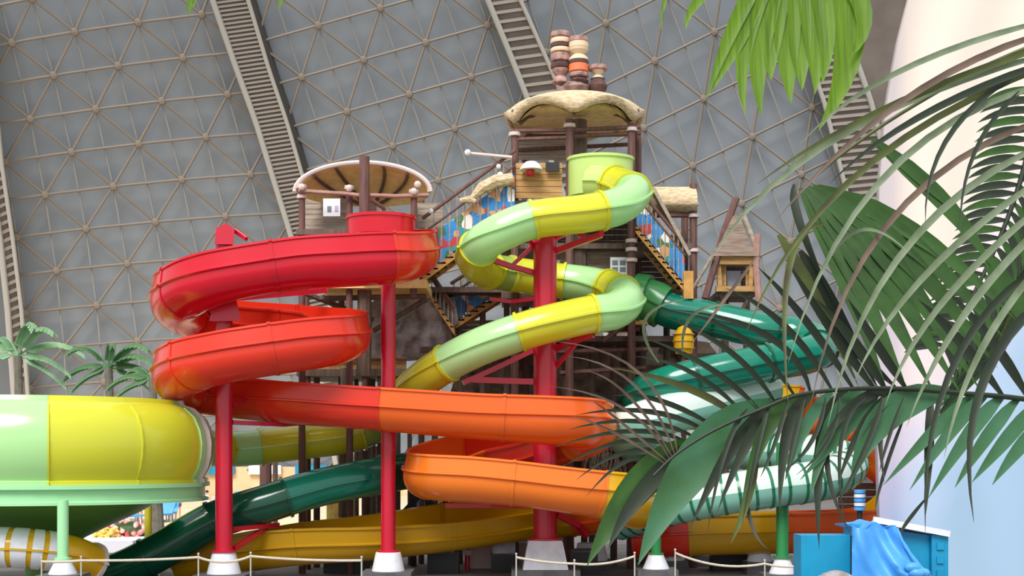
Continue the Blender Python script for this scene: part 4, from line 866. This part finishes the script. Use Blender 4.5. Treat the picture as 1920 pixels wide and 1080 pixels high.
# long narrow arching leaflets from beyond the right edge
f2 = thing('palm_frond', 'feather frond of long narrow pale leaflets arching across the upper right', 'palm leaf', P(2080, 60, 5))
stem(f2, [(2120, -60), (2060, 120), (2010, 320), (1990, 560)], 26, 'leafpale', 5, 4.8)
for pts, w_, m in ((((2050, 20), (1720, 118), (1500, 270)), 13, 'leafpale'), (((2050, 40), (1730, 165), (1450, 420)), 15, 'leafbrown'), (((2050, 60), (1690, 190), (1420, 345)), 16, 'leafolive'), (((2055, 80), (1600, 240), (1332, 490)), 17, 'leafpale'), (((2050, 90), (1760, 200), (1555, 345)), 16, 'leafdark'),
                   (((2050, 95), (1640, 300), (1400, 620)), 15, 'leafolive'), (((2050, 140), (1690, 300), (1478, 680)), 15, 'leafpale'), (((2050, 200), (1700, 380), (1520, 760)), 14, 'leafbrown'), (((2040, 240), (1720, 440), (1552, 800)), 16, 'leafpale'), (((2040, 280), (1760, 490), (1600, 720)), 15, 'leafpale'),
                   (((2040, 320), (1790, 540), (1660, 760)), 15, 'leafpale'), (((2030, 360), (1830, 560), (1700, 800)), 17, 'leafpale'), (((2030, 420), (1860, 620), (1770, 860)), 16, 'leafpale'), (((1960, 110), (1790, 240), (1735, 420)), 12, 'leafdark'), (((1960, 140), (1840, 260), (1800, 440)), 10, 'leafdark'),
                   (((2020, 520), (1850, 700), (1826, 980)), 22, 'leafdark'), (((2020, 460), (1800, 660), (1735, 1000)), 16, 'leafdark'), (((1560, 480), (1620, 430), (1700, 470)), 8, 'leafpale'), (((1235, 680), (1210, 600), (1290, 560)), 7, 'leafpale'), (((1280, 660), (1300, 590), (1380, 572)), 7, 'leafpale'),
                   (((1545, 420), (1480, 500), (1478, 760)), 15, 'leafolive'), (((1420, 480), (1360, 560), (1300, 640)), 7, 'leafbrown')):
    blade(f2, pts, w_*.82, m, 5, 4.7, .35, 12)
# broad pleated leaf
f3 = thing('palm_frond', 'broad pleated green fan leaf with split tips, right of the crossed pole hut', 'palm leaf', P(1490, 340, 8))
stem(f3, [(2080, 30), (1860, 118), (1690, 212), (1570, 296), (1504, 354)], 10, 'leafolive', 8.1, 8)
tips = [((1572, 500), (1664, 735), 30), ((1592, 496), (1704, 740), 36), ((1612, 488), (1754, 742), 40), ((1634, 480), (1804, 742), 42), ((1655, 470), (1840, 735), 42), ((1676, 458), (1870, 690), 42), ((1696, 446), (1888, 640), 38), ((1712, 434), (1905, 600), 32)]
for k, (md, tp_, w_) in enumerate(tips):
    blade(f3, ((1502+k*5, 352+(k % 2)*4), md, tp_), w_*1.06, 'leaf' if k % 3 else 'leaf', 8, 7.8, .3, 10)
for pts, w_, m in ((((1490, 345), (1500, 420), (1560, 560)), 16, 'leafdark'), (((1500, 470), (1560, 570), (1650, 735)), 26, 'leafdark'), (((1520, 560), (1600, 650), (1690, 735)), 22, 'leafdark'), (((1460, 440), (1530, 560), (1610, 725)), 24, 'leafolive')): blade(f3, pts, w_, m, 8.3, 8.2)
# feathered frond lying level across the lower right
f4 = thing('palm_frond', 'wide feather frond with a level midrib and drooping blades, lower right', 'palm leaf', P(2000, 760, 7))
stem(f4, [(2060, 775), (1920, 748), (1800, 737), (1700, 729), (1600, 729), (1500, 740), (1430, 766), (1340, 806), (1270, 850), (1225, 892)], 11, 'leafdark', 7, 6.8)
for pts, w_, m in ((((1390, 786), (1290, 728), (1150, 690)), 14, 'leafolive'), (((1425, 770), (1330, 690), (1212, 635)), 11, 'leafdark'), (((1455, 757), (1370, 660), (1250, 596)), 11, 'leafdark'), (((1490, 742), (1400, 640), (1290, 590)), 11, 'leafdark'), (((1520, 736), (1440, 630), (1255, 580)), 13, 'leafdark'),
                   (((1560, 731), (1470, 610), (1360, 540)), 13, 'leafdark'), (((1600, 729), (1510, 600), (1420, 500)), 15, 'leafdark'), (((1640, 729), (1560, 620), (1470, 480)), 18, 'leafdark'), (((1345, 803), (1240, 752), (1150, 742)), 10, 'leafdark'), (((1330, 812), (1220, 772), (1080, 778)), 10, 'leafdark'), (((1310, 824), (1200, 790), (1064, 806)), 9, 'leafdark'),
                   (((1295, 834), (1190, 808), (1040, 838)), 9, 'leafdark'), (((1280, 846), (1180, 826), (1060, 872)), 9, 'leafdark'), (((1265, 858), (1180, 846), (1080, 900)), 8, 'leafdark'), (((1250, 870), (1180, 862), (1100, 930)), 8, 'leafdark'), (((1400, 782), (1300, 700), (1190, 668)), 9, 'leafdark'),
                   (((1660, 729), (1600, 640), (1530, 560)), 20, 'leafdark'), (((1700, 730), (1640, 640), (1590, 560)), 18, 'leafdark'), (((1880, 742), (1800, 640), (1720, 560)), 20, 'leafdark'), (((1930, 750), (1860, 640), (1770, 540)), 20, 'leafdark'),
                   (((1310, 832), (1200, 908), (1100, 1062)), 64, 'leaf'), (((1330, 815), (1215, 910), (1140, 1030)), 34, 'leafdark'), (((1450, 760), (1310, 862), (1196, 1060)), 86, 'leafblue'), 
                   (((1470, 752), (1380, 830), (1295, 990)), 26, 'leafdark'), (((1485, 750), (1420, 800), (1345, 960)), 24, 'leafdark'), (((1500, 742), (1440, 800), (1392, 940)), 30, 'leaf'), (((1530, 738), (1480, 800), (1462, 960)), 24, 'leafdark'), (((1560, 735), (1510, 800), (1472, 900)), 24, 'leafblue'), (((1590, 732), (1542, 820), (1536, 1030)), 24, 'leafdark'),
                   (((1615, 731), (1560, 800), (1520, 930)), 34, 'leafblue'), (((1650, 730), (1590, 800), (1500, 900)), 26, 'leafblue'), (((1680, 730), (1600, 760), (1530, 850)), 20, 'leafdark'), (((1730, 732), (1640, 770), (1570, 910)), 22, 'leafdark'), (((1780, 736), (1662, 780), (1596, 905)), 58, 'leafblue'),
                   (((1830, 740), (1760, 800), (1656, 910)), 26, 'leafblue'), (((1850, 741), (1790, 800), (1705, 920)), 26, 'leafblue'), (((1880, 744), (1820, 810), (1740, 935)), 28, 'leafblue'), (((1910, 747), (1850, 820), (1790, 915)), 26, 'leafblue'), (((1950, 752), (1890, 820), (1822, 905)), 28, 'leafblue'), (((1990, 760), (1920, 830), (1860, 910)), 28, 'leafblue'),
                   (((1660, 728), (1650, 800), (1658, 905)), 12, 'leafdark'), (((1745, 735), (1742, 840), (1735, 970)), 18, 'leafdark'), (((1590, 740), (1550, 860), (1600, 1010)), 11, 'leafdark'), (((1400, 900), (1408, 980), (1440, 1030)), 7, 'leafdark'), (((1420, 860), (1400, 940), (1370, 1020)), 16, 'leafolive'), (((1700, 770), (1660, 880), (1640, 960)), 7, 'leafdark'), (((1740, 930), (1700, 980), (1690, 1000)), 7, 'leafdark')):
    blade(f4, pts, w_, m, 7, 6.8, .25, 10)
rnd = random.Random(5)
for k in range(9):      # thin dark strands hanging from the midrib
    x = 1400+k*36+rnd.uniform(-8, 8); y = 745+max(0, (1480-x)*.28)
    blade(f4, ((x, y), (x-rnd.uniform(20, 50), y+80), (x-rnd.uniform(20, 90), y+rnd.uniform(120, 240))), rnd.uniform(6, 10), 'leafdark', 6.9, 6.75, .3, 8)
for k in range(6):       # dry grey strands at the far end
    x = 1240-k*10; blade(f4, ((1270-k*5, 848+k*4), (x-40, 700+k*22), (1060+rnd.uniform(-30, 90), 640+k*28)), 5, 'leafbrown', 6.9, 6.7, .3, 10)
# fine feathered frond in the upper right corner
f5 = thing('palm_frond', 'fine dark feather frond with short leaflets at the right edge', 'palm leaf', P(1960, 200, 9))
pts5 = [(1960, 170), (1930, 280), (1900, 380), (1860, 480), (1810, 580), (1760, 660)]
stem(f5, pts5, 12, 'leafdark', 9, 9)
for pts, w_ in ((((1636, 262), (1770, 380), (1860, 500)), 34), (((1850, 480), (1900, 560), (1960, 640)), 40), (((1640, 262), (1720, 330), (1780, 390)), 20)): blade(f5, pts, w_, 'leaf', 7.4)
cc = catmull([V((x, y, 0)) for x, y in pts5], 6)
for k, c in enumerate(cc[:-1]):
    ln = 120-k*1.6
    blade(f5, ((c.x, c.y), (c.x-ln*.55, c.y+ln*.02), (c.x-ln, c.y+ln*.2)), 15, 'leafdark' if k % 3 else 'leaf', 9)
    blade(f5, ((c.x, c.y), (c.x+ln*.25, c.y+ln*.4), (c.x+ln*.3, c.y+ln*.95)), 15, 'leafdark' if k % 2 else 'leaf', 9)
f6 = thing('palm_frond', 'dark green feather frond low at the right edge behind the pale leaflets', 'palm leaf', P(1980, 480, 9.5))
pts6 = [(1990, 420), (1940, 520), (1890, 600), (1850, 700)]
stem(f6, pts6, 14, 'leafolive', 9.5, 9.5)
cc = catmull([V((x, y, 0)) for x, y in pts6], 6)
for k, c in enumerate(cc[:-1]):
    blade(f6, ((c.x, c.y), (c.x-50, c.y+45), (c.x-110, c.y+120)), 16, 'leaf' if k % 2 else 'leafdark', 9.5); blade(f6, ((c.x, c.y), (c.x+30, c.y-50), (c.x+40, c.y-120)), 16, 'leaf', 9.5)
